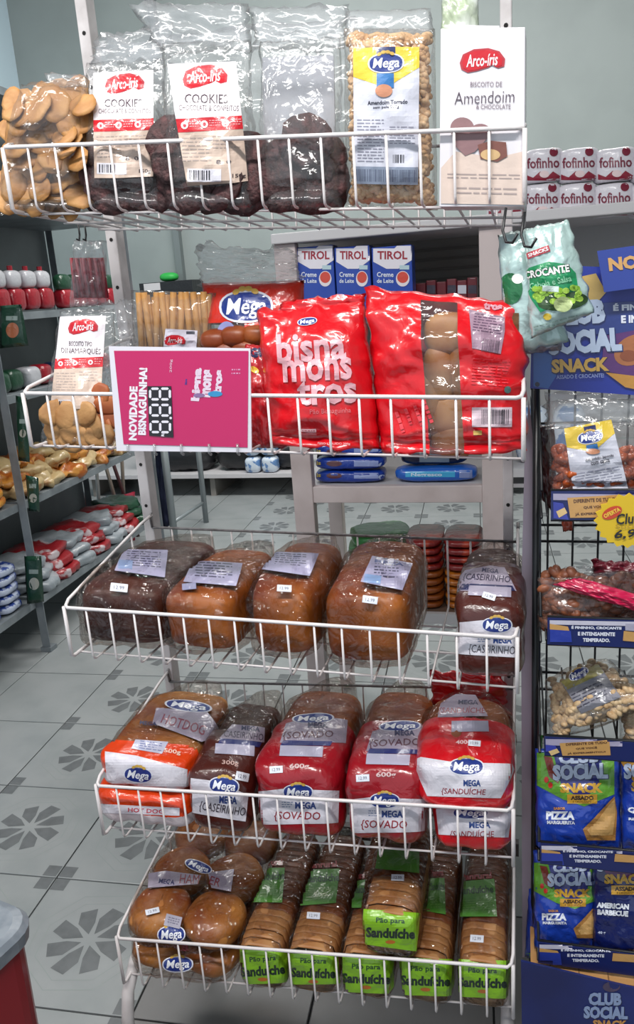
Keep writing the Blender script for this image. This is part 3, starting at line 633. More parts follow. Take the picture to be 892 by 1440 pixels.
def cookiebag(label, q, lab, cs, seed, Yb=.06, neck=None):
    t = thing('cookie_bag', label, 'cookies', at((q[2][0]+q[3][0])/2, 298, 1, Yb), 'clear bags of chocolate cookies on the top basket')
    for i, (px, py, m_) in enumerate(cs):
        ref([meC, meC2][m_], 'cookie', t, Matrix.Translation(at(px, py-max(0, py-262)*.6-5, 1, Yb-.012+.01*(i % 3))) @ face_rot(random.uniform(0, .35), random.uniform(0, 6), random.uniform(-.3, .3)))
    f = pouch(q, Yb+.02, Yb, .04, low(.1, .55, .22), seed=seed, wr=.0022, edge=.005, back=.9); f.build('plastic_bag', [FILM], t, smooth=True)
    if neck: pouch(neck, Yb+.03, Yb+.02, .012, seed=seed+3, nu=14, nv=12, wr=.007, edge=.012).build('bag_top', [FILMH], t, smooth=True)
    if lab:
        P = Print(f, t, (lab[0][0]+lab[2][0])/2, (lab[0][1]+lab[2][1])/2, eps=.0012); cookielabel(P, lab, 'COOKIES', 'CHOCOLATE & CONFEITOS'); P.done()
    return t, f
cookiebag('chocolate cookie bag with white label, nearest to the golden biscuits', [(122, 88), (232, 82), (238, 297), (126, 297)], [(130, 101), (216, 98), (216, 249), (132, 252)],
          [(150, 262, 0), (185, 268, 1), (214, 262, 0), (160, 285, 1), (200, 286, 0), (222, 240, 1), (138, 240, 0), (224, 284, 0), (140, 284, 1), (180, 240, 0)], 4, Yb=.055, neck=[(136, 60), (244, 28), (240, 96), (126, 98)])
cookiebag('chocolate cookie bag with tilted white label, middle of the three cookie bags', [(228, 60), (352, 55), (362, 297), (238, 298)], [(234, 88), (332, 86), (350, 256), (263, 264)],
          [(262, 278, 1), (296, 284, 0), (330, 280, 1), (244, 230, 0), (242, 205, 1), (250, 255, 0), (310, 262, 1), (345, 262, 0), (344, 226, 1), (280, 250, 0), (345, 288, 0)], 5, Yb=.045, neck=[(180, 5), (350, 6), (356, 74), (226, 74)])
cookiebag('label-less clear bag with a tall stack of dark chocolate cookies', [(366, 58), (480, 52), (482, 296), (368, 297)], None,
          [(430, 204, 1), (405, 226, 0), (450, 226, 1), (394, 252, 1), (425, 250, 0), (456, 256, 1), (398, 280, 0), (432, 278, 1), (458, 284, 0)], 6, Yb=.05, neck=[(350, 10), (492, 6), (484, 70), (360, 72)])
t = thing('white_card_sheet', 'plain pale card sheet standing behind the bag of dark chocolate cookies', 'card', at(425, 290, 1, .12))
MB().prism([(at(x, y, 1, .115).x, at(x, y, 1, .115).z) for x, y in ((370, 82), (470, 78), (474, 296), (374, 298))], .112, .116).build('card', mat('pale_card', '#c9cbd6', .5), t)
# peanuts tall pack
PEAN = mat('raw_peanut', '#c79a6c', .5, mix=('#e0bd94', 40, .4, .65), bump=(90, .3))
def nuts(t, f, n, r, m, region, name='peanuts', seed=5, inset=.005):
    rnd = random.Random(seed); V0, F0 = cube_sphere(3); V0 = [v.normalized() for v in V0]; mb = MB(); bv = f.bvh(); x0, y0, x1, y1 = region
    for i in range(n):
        px, py = rnd.uniform(x0, x1), rnd.uniform(y0, y1); h = bv.ray_cast(CAM, ray(px, py).normalized())
        if not h[0]: continue
        nn = h[1] if h[1].dot(ray(px, py)) < 0 else -h[1]; p = h[0]-nn*(r*.8+inset+rnd.uniform(0, r*.6)); R_ = Matrix.Rotation(rnd.uniform(0, 6), 3, 'X') @ Matrix.Rotation(rnd.uniform(0, 6), 3, 'Y')
        R_ = Matrix.Rotation(rnd.uniform(0, 6), 3, 'Z') @ R_
        S = Vector((r, r*.8, r*1.35)); mb.add([R_ @ Vector((v.x*S.x, v.y*S.y, v.z*S.z))+p for v in V0], F0)
    mb.build(name, m, t, smooth=True, kind='stuff')
t = thing('peanut_pack', 'tall clear pack of shelled peanuts with yellow and white label on top basket', 'peanuts', at(550, 300, 1, .05))
f = pouch([(484, 40), (612, 40), (616, 296), (486, 292)], .06, .06, .038, lambda v: max(0, math.sin(math.pi*min(1, max(0, v))))**.25, fexp=.3, seed=12, wr=.0012, edge=.001)
f.build('plastic_bag', [FILM], t, smooth=True); nuts(t, f, 1300, .0054, PEAN, (480, 36, 618, 298)); blob(at(550, 170, 1, .062), (.088, .03, .2), 5, 12).build('peanut_bulk', PEAN, t, smooth=True)
pouch([(486, 16), (606, 12), (612, 52), (484, 52)], .075, .062, .006, seed=13, nu=14, nv=8, wr=.003).build('bag_top', [FILMH], t, smooth=True)
P = Print(f, t, 543, 165, eps=.0015); P.rect(497, 68, 589, 262, '#cfd0dc', 'label').poly([(497, 68), (589, 68), (589, 96), (543, 124), (497, 108)], '#e3c33a', 'yellow_top').rect(497, 236, 589, 262, mat('foil_strip', '#9aa3b5', .3, .6), 'foil_strip')
P.rect(530, 68, 556, 84, '#16265e', 'logo').rect(530, 104, 554, 124, '#2a6fae', 'label'); P.oval(543, 90, 23, 12, -2); P.ell(540, 128, 12, 9, '#c98a6a', 'picture').text('Amendoim Torrado', 545, 144, 56, 6, '#3a3a4a', bold=.03, rot=-2).text('sem pele 500g', 543, 151, 36, 5, '#3a3a4a', bold=.02, rot=-2)
P.fine(502, 168, 540, 232, 14, '#8c8c9c').fine(548, 178, 584, 205, 7, '#8c8c9c').barcode(553, 218, 570, 230).barcode(500, 240, 586, 258, '#5a6278'); P.done()
# white box
t = thing('biscuit_box', 'white upright biscuit carton reading Amendoim at right end of top basket', 'box', at(680, 290, 1, .04))
Yx = .022; c = [at(x, y, 1, Yx) for x, y in ((620, 40), (739, 38), (738, 290), (618, 291))]; bm_ = MB()
vs = c+[p+Vector((0.002, .06, 0)) for p in c]; bm_.add(vs, [(0, 3, 2, 1), (4, 5, 6, 7), (0, 1, 5, 4), (3, 7, 6, 2), (0, 4, 7, 3), (1, 2, 6, 5)])
CB = mat('carton_white', '#dcd8dd', .4, coat=.3); bx_ = bm_.build('carton', CB, t, bevel=.001)
MB().add([c[0]+Vector((.004, .001, .001)), c[1]+Vector((-.03, .001, .001)), c[1]+Vector((-.03, .006, .007)), c[0]+Vector((.004, .006, .005))], [(0, 1, 2, 3)]).build('top_flap', CB, t)
P = Print(bm_, t, 679, 165); P.arco(678, 87, 1.0, 0).text('BISCOITO DE', 684, 119, 44, 7, '#7a6a74').text('Amendoim', 681, 137, 84, 17, '#4a3c48', bold=-.012, rot=-2, shear=.1).text('& CHOCOLATE', 694, 150, 48, 6.5, '#7a6a74')
P.poly([(619, 238), (640, 214), (700, 222), (739, 212), (739, 290), (618, 291)], '#d6c2b6', 'beige_base')
P.ell(650, 180, 17, 15, '#8c6a6c', 'picture').ell(676, 186, 15, 12, '#8c6a6c', 'picture').poly([(634, 186), (690, 190), (668, 214), (654, 220), (640, 206)], '#8c6a6c', 'picture').poly([(672, 204), (690, 198), (712, 200), (714, 220), (700, 228), (676, 224)], '#7a4a40', 'picture').ell(690, 218, 14, 8, '#caa878', 'picture')
P.fine(628, 246, 732, 256, 2, '#a89894').fine(640, 266, 730, 280, 2, '#a89894'); P.done()
# green-white pack behind the box
t = thing('snack_bag', 'pale green snack bag peeking above the white biscuit carton', 'snack', at(648, 60, 1, .16))
f = pouch([(622, -30), (672, -34), (676, 110), (620, 110)], .16, .15, .015, seed=40); f.build('bag_body', mat('pale_green_film', '#a9b79a', .35, coat=.5, bump=WR, mix=('#d5dbd2', 12, .45, .55)), t, smooth=True)
t = thing('clear_sheet_bag', 'large empty crumpled clear plastic bag standing behind the cookie bags', 'plastic bag', at(300, 280, 1, .17))
pouch([(130, 60), (500, 22), (500, 280), (132, 290)], .19, .17, .02, seed=50, nu=34, nv=24, wr=.012, edge=.02).build('bag_body', FILMH, t, smooth=True)

# ---- basket 2
G2 = 'packets standing in the second basket'
t = thing('biscuit_bag', 'clear bag of pale oval biscuits with white curved label beside the pink sign', 'biscuits', at(105, 625, 1, .05))
meD = mesh_of(disc(.024, .007, 16, .18, seed=5, ry=.019), 'biscuit', BISC2); meE = mesh_of(disc(.02, .006, 14, .2, seed=6, ry=.016), 'biscuit', mat('rusty_biscuit', '#9a4f2a', .6, mix=('#b8703e', 20, .4, .7)))
biscuits(t, meD, [(80, 600), (105, 605), (130, 598), (95, 585), (120, 582), (75, 580, .5), (140, 612), (100, 618), (86, 615), (125, 616)], .012, tilt=.2)
biscuits(t, meE, [(138, 580), (150, 570), (146, 600), (152, 590), (140, 555)], .028)
f = pouch([(84, 436), (160, 434), (168, 628), (58, 622)], .075, .04, .036, low(.15, .75, .35), seed=15, wr=.002, edge=.004); f.build('plastic_bag', [FILM], t, smooth=True)
P = Print(f, t, 108, 520, eps=.0012); cookielabel(P, [(84, 444), (149, 444), (141, 572), (70, 578)], 'BISCOITO TIPO', 'DINAMARQUÊS', bag=False); P.rect(73, 562, 100, 576, '#c9c4c8', 'barcode_patch').barcode(75, 564, 90, 575); P.done()
# pink sign
t = thing('price_sign', 'pink sideways price sign in white frame clipped to the second basket', 'sign', at(255, 634, 1, -.04))
Ys = -.0365; q = [(153, 487), (352, 490), (354, 636), (164, 634)]; c = [at(x, y, 1, Ys) for x, y in q]; cb = MB(); cb.add(c+[p+Vector((0, .0025, 0)) for p in c], [(0, 3, 2, 1), (4, 5, 6, 7), (0, 1, 5, 4), (3, 7, 6, 2), (0, 4, 7, 3), (1, 2, 6, 5)])
cb.build('sign_frame', mat('sign_white', '#e2dfe8', .35, coat=.3), t)
P = Print(cb, t, 255, 560, eps=.0005, step=200); P.poly([(160, 493), (346, 496), (348, 629), (171, 627)], mat('sign_pink', '#c3125f', .3, coat=.6, bump=(14, .12)), 'sign_card')
P.text('NOVIDADE', 186, 582, 78, 12, '#eee6f0', rot=-88, bold=.05).text('BISNAGUINHA!', 200, 565, 96, 12, '#eee6f0', rot=-88, bold=.05)
P.poly([(207, 543), (241, 543), (244, 616), (209, 614)], '#17141c', 'digit_panel')
def seg8(cx, cy_, w_, h):      # an 8 lying on its side
    g = 1.3; th = 3.4
    S = [(-w_/2, -h/2, 'v'), (-w_/2, h/2, 'v')]
    for yy in (-h/2, h/2):
        for xx in (-w_/4, w_/4):
            L = w_/4-g; P.poly([(cx+xx-L, cy_+yy), (cx+xx-L+th*.5, cy_+yy-th*.5), (cx+xx+L-th*.5, cy_+yy-th*.5), (cx+xx+L, cy_+yy), (cx+xx+L-th*.5, cy_+yy+th*.5), (cx+xx-L+th*.5, cy_+yy+th*.5)], '#e6e2ec', 'digit_segment', up=0)
    for xx in (-w_/2, 0, w_/2):
        L = h/2-g; P.poly([(cx+xx, cy_-L), (cx+xx+th*.5, cy_-L+th*.5), (cx+xx+th*.5, cy_+L-th*.5), (cx+xx, cy_+L), (cx+xx-th*.5, cy_+L-th*.5), (cx+xx-th*.5, cy_-L+th*.5)], '#e6e2ec', 'digit_segment', up=0)
P.layer += 1
for cy_ in (554, 577, 601): seg8(225, cy_, 28, 15)
P.ell(240, 588, 1.8, 1.8, '#e6e2ec', 'digit_segment'); P.text('R$', 229, 611, 7, 5, '#e6e2ec', rot=-88, bold=.04)
for s_, x, h, L in (('bisna', 276, 12, 46), ('mons', 291, 12, 38), ('tros', 306, 11, 34)): P.text(s_, x, 541+(x-276)*-.1, L, h, '#e3cfe0', rot=-86, bold=.06)
P.ell(302, 554, 10, 4, '#2f8fc4', 'picture').ell(280, 556, 8, 3, '#8a6a9a', 'picture').text('200g', 241, 515, 18, 4, '#e6c8dc', rot=-88).text('Mega', 262, 537, 8, 4, '#3a2f8e', rot=-88, bold=.04).fine(324, 520, 336, 530, 2, '#d890b8'); P.done()
for x in (181, 218, 256, 295, 335):
    p = at(x, 634, 1, -.04); MB().tube([p+Vector((0, 0, .01)), p+Vector((0, -.002, -.003)), p+Vector((0, .004, -.006))], .0022, 6).build('clip', FILMH, t, smooth=True)
# biscuit stick bag behind
STK = mat('biscuit_stick', '#b98446', .6, mix=('#d0a066', 30, .4, .7))
t = thing('wafer_stick_bag', 'clear bag of tan wafer sticks with white label, behind the pink sign', 'biscuits', at(240, 600, 1, .12))
sm_ = mesh_of(MB().tube([(0, 0, -.055), (0, 0, .055)], .0052, 8), 'wafer_stick', STK)
for i in range(26): ref(sm_, 'wafer_stick', t, Matrix.Translation(at(198+i*3.8, 462+(i % 3)*3, 1, .113+.006*(i % 3))) @ Matrix.Rotation(random.uniform(-.08, .08)+.06, 4, 'Y'))
f = pouch([(184, 408), (304, 412), (298, 560), (192, 560)], .12, .11, .024, low(0, .2, .6), seed=17, wr=.004); f.build('plastic_bag', [FILM], t, smooth=True)
P = Print(f, t, 256, 478, eps=.0012); P.poly([(233, 462), (278, 465), (274, 520), (226, 516)], '#c8c4d0', 'label').arco(246, 479, .48, 4); P.rect(262, 466, 274, 470, '#3a3a48', 'label'); P.done()
t = thing('clear_snack_bag', 'crumpled clear bag beside the white labelled pale biscuits, left of the wafer sticks', 'plastic bag', at(170, 600, 1, .13))
pouch([(140, 425), (205, 420), (215, 560), (140, 560)], .14, .13, .03, seed=18, wr=.01, edge=.01).build('bag_body', FILMH, t, smooth=True)
REDB = mat('red_glossy_bag', '#c80a18', .28, coat=.7, bump=(26, .8, .6)); REDO = mat('orange_red_bag', '#cc2814', .3, coat=.6, bump=WR)
# hanging strip packet: mega bread behind
t = thing('bread_roll_pack', 'orange-red bread roll pack with blue oval mark and clear crumpled top', 'bread', at(350, 600, 1, .15))
for i, (px, py) in enumerate(((305, 478), (335, 474), (365, 470), (320, 492), (350, 490))): blob(at(px, py, 1, .11), (.05, .06, .035), 2.6, 8, .002, 20, seed=i).build('bread_roll', BREAD_O, t, smooth=True)
f = pouch([(284, 398), (428, 394), (424, 560), (290, 560)], .14, .12, .038, seed=19, wr=.0012, matfn=lambda u, v, s: 0 if v < .36 or (v < .46 and u > .5) else 1); f.build('bag_body', [REDO, FILM], t, smooth=True)
pouch([(274, 345), (412, 352), (428, 404), (284, 404)], .155, .14, .02, seed=20, wr=.012, edge=.016).build('bag_top', [FILMH], t, smooth=True)
P = Print(f, t, 345, 425, eps=.001); P.oval(346, 431, 35, 20, -2).ell(318, 468, 13, 16, '#8f93c4', 'picture', rot=10); P.done()
t = thing('bread_roll_pack', 'dark red bread pack half hidden between pink sign and first red bag', 'bread', at(368, 625, 1, .05))
f = pouch([(345, 484), (400, 488), (402, 630), (345, 630)], .065, .045, .02, seed=22, wr=.004); f.build('bag_body', mat('deep_red_bag', '#a80d18', .3, coat=.6, bump=WR), t, smooth=True)
P = Print(f, t, 368, 500); P.text('GU', 363, 496, 24, 14, '#23264e', bold=.06).ell(358, 520, 7, 4, '#d8b838', 'picture', rot=30); P.done()
# red bag one
t = thing('bread_roll_bag', 'plump red bread bag with large pale three-line lettering in second basket', 'bread', at(455, 628, 1, .02), 'red bags of small bread rolls')
g = lambda v: (.3+.7*sm((v-.02)/.3))*(max(0, math.sin(math.pi*min(1, .5+(1-v)*5)))**.5 if v > .9 else 1)*(min(1, v*12)**.5)
f = pouch([(362, 436), (512, 420), (538, 632), (380, 624)], .065, .035, .048, g, seed=23, wr=.003, edge=.008, nu=34, nv=40); f.build('bag_body', REDB, t, smooth=True)
pouch([(396, 424), (515, 412), (512, 440), (390, 444)], .07, .06, .008, seed=24, wr=.006, nu=16, nv=8, edge=.006).build('top_seal', REDB, t, smooth=True)
P = Print(f, t, 450, 530, eps=.0014, step=3.8)
PK = '#d8a5ae'
P.text('bisna', 437, 487, 98, 43, PK, bold=.03, rot=-4).text('mons', 446, 520, 98, 32, PK, bold=.03, rot=-3).text('tros', 460, 551, 84, 36, PK, bold=.03, rot=-3).text('Pão Bisnaguinha', 465, 579, 58, 9, '#c86a70', rot=-2)
P.oval(432, 451, 13, 5, -8, False).rect(423, 604, 445, 614, '#c89aa0', 'label', rot=-2).fine(425, 606, 443, 613, 2, '#8a3a44').text('PESO LÍQUIDO 200g', 470, 625, 46, 4.5, '#e0a0a4', bold=.02)
P.done()
# red bag two with window
t = thing('bread_roll_bag', 'red bread bag with clear middle window, barcode and grey label at right of second basket', 'bread', at(640, 628, 1, .02), 'red bags of small bread rolls')
for i, (px, py, w_, h) in enumerate(((630, 470, .075, .06), (618, 528, .05, .09), (652, 510, .045, .1), (632, 585, .075, .065), (640, 618, .07, .05), (604, 560, .04, .08))):
    blob(at(px, py, 1, .05), (w_*.92, .036, h), 2.5, 8, .002, 20, seed=i).build('bread_roll', ROLL, t, smooth=True)
f = pouch([(512, 404), (738, 424), (742, 634), (536, 634)], .06, .035, .045, g, seed=25, wr=.0045, edge=.009, nu=44, nv=40, matfn=lambda u, v, s: 1 if .37 < u < .6 and s > 0 and v > .06 else 0); f.build('bag_body', [REDB, FILM], t, smooth=True)
P = Print(f, t, 640, 530, eps=.0014, step=3.8)
P.poly([(660, 434), (710, 446), (710, 466), (704, 498), (664, 490)], '#94788a', 'label').fine(666, 442, 706, 470, 7, '#5a4058', rot=8).barcode(678, 478, 702, 496, '#5a4a58', rot=8).rect(664, 573, 721, 601, '#c9b6c0', 'barcode_patch').barcode(678, 576, 716, 597)
P.fine(664, 505, 716, 545, 9, '#d4303c', rot=4).text('tros', 694, 430, 26, 11, '#c48a98', bold=.06, rot=6).ell(714, 548, 5, 5, '#4a6a68', 'print_dot').rect(666, 606, 678, 612, '#d0b060', 'label').fine(560, 560, 592, 620, 4, '#d8404a', rot=70); P.done()
# hanging bag at left and hooks
t = thing('hanging_snack_bag', 'clear bag with thin red sticks hanging from a hook under the top basket', 'snack', at(122, 430, 1, .25))
f = pouch([(104, 338), (150, 338), (150, 430), (98, 432)], .25, .25, .014, low(0, .2, .5), seed=27, wr=.004); f.build('plastic_bag', FILMH, t, smooth=True)
sr = mesh_of(MB().tube([(0, 0, -.034), (0, 0, .034)], .0034, 6), 'red_stick', mat('pink_red_stick', '#a3303e', .5))
for i in range(11): ref(sr, 'red_stick', t, Matrix.Translation(at(104+i*4.3, 391, 1, .25+.004*(i % 2))) @ Matrix.Rotation(random.uniform(-.05, .05), 4, 'Y'))
for px in (112, 121):
    p = at(px, 330, 1, .24); tag(MB().tube([p+Vector((0, 0, .02)), p, p+Vector((0, -.004, -.01)), p+Vector((0, -.012, -.008))], .0016, 6).build('wire_hook', BLACKM, smooth=True, org=p), 'left black wire hook holding the hanging bag of red sticks' if px == 112 else 'right black wire hook, thicker, above the hanging bag of red sticks', 'hook', 'hooks under the left of the top basket')
# crocante bags
def croc(label, q, Y, seed, pr=True):
    t = thing('vegetable_snack_bag', label, 'snack', at(q[2][0], q[2][1], 1, Y), 'mint green snack bags hanging on the hook')
    f = pouch(q, Y+.01, Y-.005, .022, seed=seed, wr=.0022, edge=.004); f.build('bag_body', mat('mint_film', '#b9d3cf', .3, .25, coat=.6, bump=WR), t, smooth=True); return t, f
t, f = croc('mint green snack bag mostly hidden behind the front one on the hook', [(700, 330), (760, 318), (800, 480), (712, 500)], .06, 61)
P = Print(f, t, 712, 405); P.ell(718, 406, 17, 22, '#1e6a3e', 'picture').ell(728, 392, 8, 7, '#e6ece8', 'logo').rect(706, 440, 730, 470, '#6a4a2a', 'picture'); P.done()
t, f = croc('mint green pea snack bag hanging in front from the hook', [(738, 322), (800, 310), (836, 440), (746, 476)], .03, 60)
P = Print(f, t, 775, 400, eps=.001); P.poly([(733, 388), (744, 376), (772, 368), (798, 372), (810, 384), (814, 410), (800, 424), (760, 440), (746, 420)], '#1f8a57', 'picture').text('CROCANTE', 769, 382, 66, 12, '#16201c', rot=-9, bold=.09).text('CROCANTE', 769, 382, 64, 11, '#eef2ee', rot=-9, bold=.035)
P.text('Cebola e Salsa', 774, 397, 60, 9, '#8fd0a8', rot=-12, bold=.02).rect(740, 350, 774, 359, '#b4404a', 'logo', rot=-18).text('SNACKS', 757, 354.5, 30, 5, '#f0e8ea', rot=-18, bold=.03)
P.ell(792, 424, 36, 13, '#2e4a26', 'picture', rot=-6)
for i in range(34):
    P.ell(752+random.uniform(0, 66), 413+random.uniform(-9, 12), 5, 4.4, random.choice(('#8cb83a', '#a3c94c', '#79a52e')), 'pea_picture', n=8, up=0 if i else 1)
P.ell(792, 428, 13, 11, '#b9c98c', 'picture').ell(770, 446, 6, 5, '#cbb038', 'picture').rect(763, 402, 786, 410, '#c9dcd6', 'label', rot=4).fine(750, 452, 815, 462, 2, '#8aa49c', rot=-16); P.done()
for px, py in ((712, 322), (738, 328)):
    p = at(px, py-12, 1, .012); tag(MB().tube([p+Vector((0, 0, .015)), p+Vector((-.004, -.004, -.012)), p+Vector((.0, -.012, -.026)), p+Vector((.008, -.02, -.028)), p+Vector((.014, -.024, -.018))], .0018, 7).build('wire_hook', BLACKM, smooth=True, org=p), 'black curved wire hook under the white biscuit carton, nearest the carton' if px == 712 else 'black wire hook passing through the top of the front mint green bag', 'hook', 'hooks under the right end of the top basket')
t = thing('grey_snack_bag', 'silver-grey snack bag hanging low behind the mint green bags', 'snack', at(760, 495, 1, .085))
pouch([(722, 440), (800, 430), (790, 492), (728, 500)], .085, .08, .015, seed=63, wr=.004).build('bag_body', mat('silver_film', '#8d8b96', .3, .5, coat=.4, bump=WR), t, smooth=True)
# ================================================================== WHITE SHELF UNIT BEHIND THE RACK
WOOD = mat('pinkish_white_board', '#cdbfbd', .5, mix=('#b5a5a2', 8, .45, .8)); WHB = mat('white_board', '#c8c6c8', .45); GPAN = mat('grey_back_panel', '#b9baba', .6); DINN = mat('dark_shelf_back', '#8b8681', .7)
uy = 1.15
un = thing('shelf_unit', 'pinkish white wooden shelf unit standing behind the bread rack', 'shelf', (.3, 1.3, 0))
for x, w_ in ((-.265, .062), (.297, .068), (1.15, .068)): MB().box(x-w_/2, x+w_/2, uy, uy+.04, 0, 1.575).build('leg', WOOD, un, bevel=.003)
for x, w_ in ((-.265, .05), (.297, .05), (1.15, .05)): MB().box(x-w_/2, x+w_/2, uy+.40, uy+.44, 0, 1.575).build('leg', WOOD, un, bevel=.003)
MB().box(-.296, 1.3, uy-.02, uy+.46, 1.575, 1.602).build('top_board', WHB, un, bevel=.003)
MB().box(-.234, .263, uy+.003, uy+.03, .832, .882).build('front_rail', WOOD, un, bevel=.002)
MB().box(-.296, 1.3, uy+.032, uy+.44, .868, .880).build('shelf_board', WHB, un); MB().box(.332, 1.3, uy+.003, uy+.03, .905, .93).build('front_rail', WHB, un); MB().box(.332, 1.3, uy+.03, uy+.4, .915, .93).build('shelf_board', WHB, un)
MB().box(-.234, .262, uy+.003, uy+.02, .452, .485).build('front_rail', WHB, un); MB().box(-.234, .262, uy+.02, uy+.42, .47, .485).build('shelf_board', mat('brown_board', '#6b5548', .6), un)
MB().box(-.234, .262, uy+.05, uy+.40, 1.345, 1.358).build('shelf_board', WOOD, un)
MB().box(-.234, .265, uy+.425, uy+.44, 1.358, 1.575).build('back_panel', DINN, un); MB().box(.332, 1.3, uy+.425, uy+.44, .93, 1.575).build('back_panel', GPAN, un); MB().box(-.234, .265, uy+.425, uy+.44, .882, 1.345).build('back_panel', DINN, un)
for zz in (1.39, 1.42, 1.45, 1.48, 1.51, 1.54): MB().box(-.23, .262, uy+.418, uy+.424, zz, zz+.008).build('back_slat', mat('mid_grey_slat', '#6e6a66', .7), un)
def ontop(mb, t, px, py, fn, **k): P = Print(mb, t, px, py, **k); fn(P); P.done()
# cream cartons
for i, (a, b, lb) in enumerate(((418, 470, 'blue and white cream carton, leftmost, behind the clear bag top'), (472, 521, 'blue and white cream carton in the middle of the three'), (524, 580, 'blue and white cream carton, rightmost, above the red bread bags'))):
    Y = 1.17-(.0 if i < 2 else .01); x0, x1 = at(a, 380, 1, Y).x, at(b, 380, 1, Y).x; zt = at((a+b)/2, 346, 1, Y).z
    t = thing('cream_carton', lb, 'carton', ((x0+x1)/2, Y+.03, 1.358), 'cream cartons on the shelf behind the rack'); m = MB().box(x0, x1, Y, Y+.065, 1.358, zt); m.build('carton', mat('cream_carton_blue', '#2448a8', .35, coat=.3), t, bevel=.002)
    P = Print(m, t, (a+b)/2, 380, eps=.0012); w_ = b-a; P.poly([(a+1, 346), (b-1, 346), (b-1, 366), (b-w_*.35, 378), (a+w_*.35, 378), (a+1, 368)], '#e6e2ea', 'white_top')
    P.text('TIROL', (a+b)/2, 359, w_*.75, 12, '#9c2438', bold=.03).text('Creme', a+w_*.32, 386, w_*.42, 7, '#dfe6f4', bold=.02).text('de Leite', a+w_*.32, 395, w_*.42, 6, '#dfe6f4', bold=.02)
    P.ell(b-w_*.24, 392, w_*.17, 11, '#e6dfe4', 'picture').ell(b-w_*.24, 390, w_*.14, 8, '#d24a3a', 'picture').rect(b-w_*.32, 373, b-w_*.08, 379, '#b8d0d8', 'label'); P.done()
for i in range(6):
    px = 592+i*14.5; p = at(px, 400, 1, uy+.14); t = thing('chocolate_pack', ['dark red chocolate pack with white stripe beside the rightmost cream carton', 'dark red pack second from the rightmost cream carton', 'third dark red pack from the cream cartons', 'fourth dark red pack from the cream cartons', 'dark red pack next to the last one by the white leg', 'last dark red pack beside the white shelf leg'][i], 'chocolate', (p.x, p.y, 1.358), 'dark red packs on the shelf behind the rack')
    m = MB().box(p.x-.0145, p.x+.0135, p.y, p.y+.05, 1.358, 1.445+.006*(i % 2)); m.build('pack', mat('maroon_pack', '#6a1f2a', .4, coat=.4), t, bevel=.003)
    P = Print(m, t, px, 395, eps=.0012); P.rect(px-3, 378, px+4, 392, '#c2a8ae', 'label').rect(px-6, 401, px+6, 413, '#3a3a4a' if i % 2 else '#c8ccd8', 'label'); P.done()
# blue packs
def flat(name, label, cat, c, size, m, group=None, amp=.002, n=4, seed=0, rot=0, fn=None, px=None):
    t = thing(name, label, cat, (c[0], c[1], c[2]), group); mb = blob((c[0], c[1], c[2]+size[2]/2), size, n, 7, amp, 25, Matrix.Rotation(rot, 4, 'Z'), seed=seed); mb.build('pack_body', m, t, smooth=True)
    if fn: P = Print(mb, t, px[0], px[1], eps=.001, step=5); (fn(P), P.done()) if P.O is not None else None
    return t
BLUEP = mat('blue_pack', '#163a9a', .3, coat=.6, bump=WR); DKP = mat('black_blue_pack', '#10142a', .35, coat=.6)
for i, z in enumerate((.882, .922, .962)):
    flat('wafer_pack', ['bottom blue wafer pack of the pile behind the left of the beam', 'middle blue wafer pack of the pile behind the left of the beam', 'top blue wafer pack of the pile behind the left of the beam'][i], 'wafer', (at(492, 670, 1, uy+.07).x+.004*i, uy+.09, z), (.215, .1, .038), BLUEP, 'blue wafer packs on the beam shelf', seed=i,
         fn=lambda P, i=i: P.rect(498, 668-i*17-3, 532, 668-i*17+5, '#8d9cce', 'label').ell(470, 669-i*17, 11, 4, '#5a2e36', 'picture').ell(538, 668-i*17+3, 6, 3.5, '#b8c6e6', 'logo').text('Bis', 445, 668-i*17, 12, 6, '#d8c860', bold=.03), px=(490, 668-i*17))
flat('wafer_pack', 'long bright blue pack lying flat at the right of the beam shelf', 'wafer', (at(612, 672, 1, uy+.05).x, uy+.09, .882), (.24, .1, .042), mat('bright_blue_pack', '#1f5fc0', .3, coat=.6, bump=WR), seed=8, fn=lambda P: P.rect(570, 663, 640, 671, '#3fa8d8', 'label').text('Negresco', 600, 668, 44, 6, '#cfe2f4', bold=.03).rect(646, 661, 664, 672, '#7f8fc0', 'label') and P, px=(610, 668))
flat('dark_pack', 'dark grey pack on top of the bright blue pack behind the beam', 'snack', (at(610, 650, 1, uy+.08).x, uy+.12, .926), (.2, .1, .05), DKP, seed=9, fn=lambda P: P.rect(590, 638, 632, 650, '#6c7a86', 'label'), px=(610, 643))
flat('blue_bag', 'blue striped bag on the white shelf right of the wooden leg', 'snack', (.40, uy+.09, .932), (.09, .08, .16), mat('pale_blue_pack', '#5f86b8', .4, coat=.5, mix=('#cdd8e4', 20, .45, .5)), seed=3)
flat('blue_bag', 'second blue striped bag on the white shelf, further from the wooden leg', 'snack', (.50, uy+.09, .932), (.09, .08, .16), mat('pale_blue_pack', '#5f86b8'), seed=4)
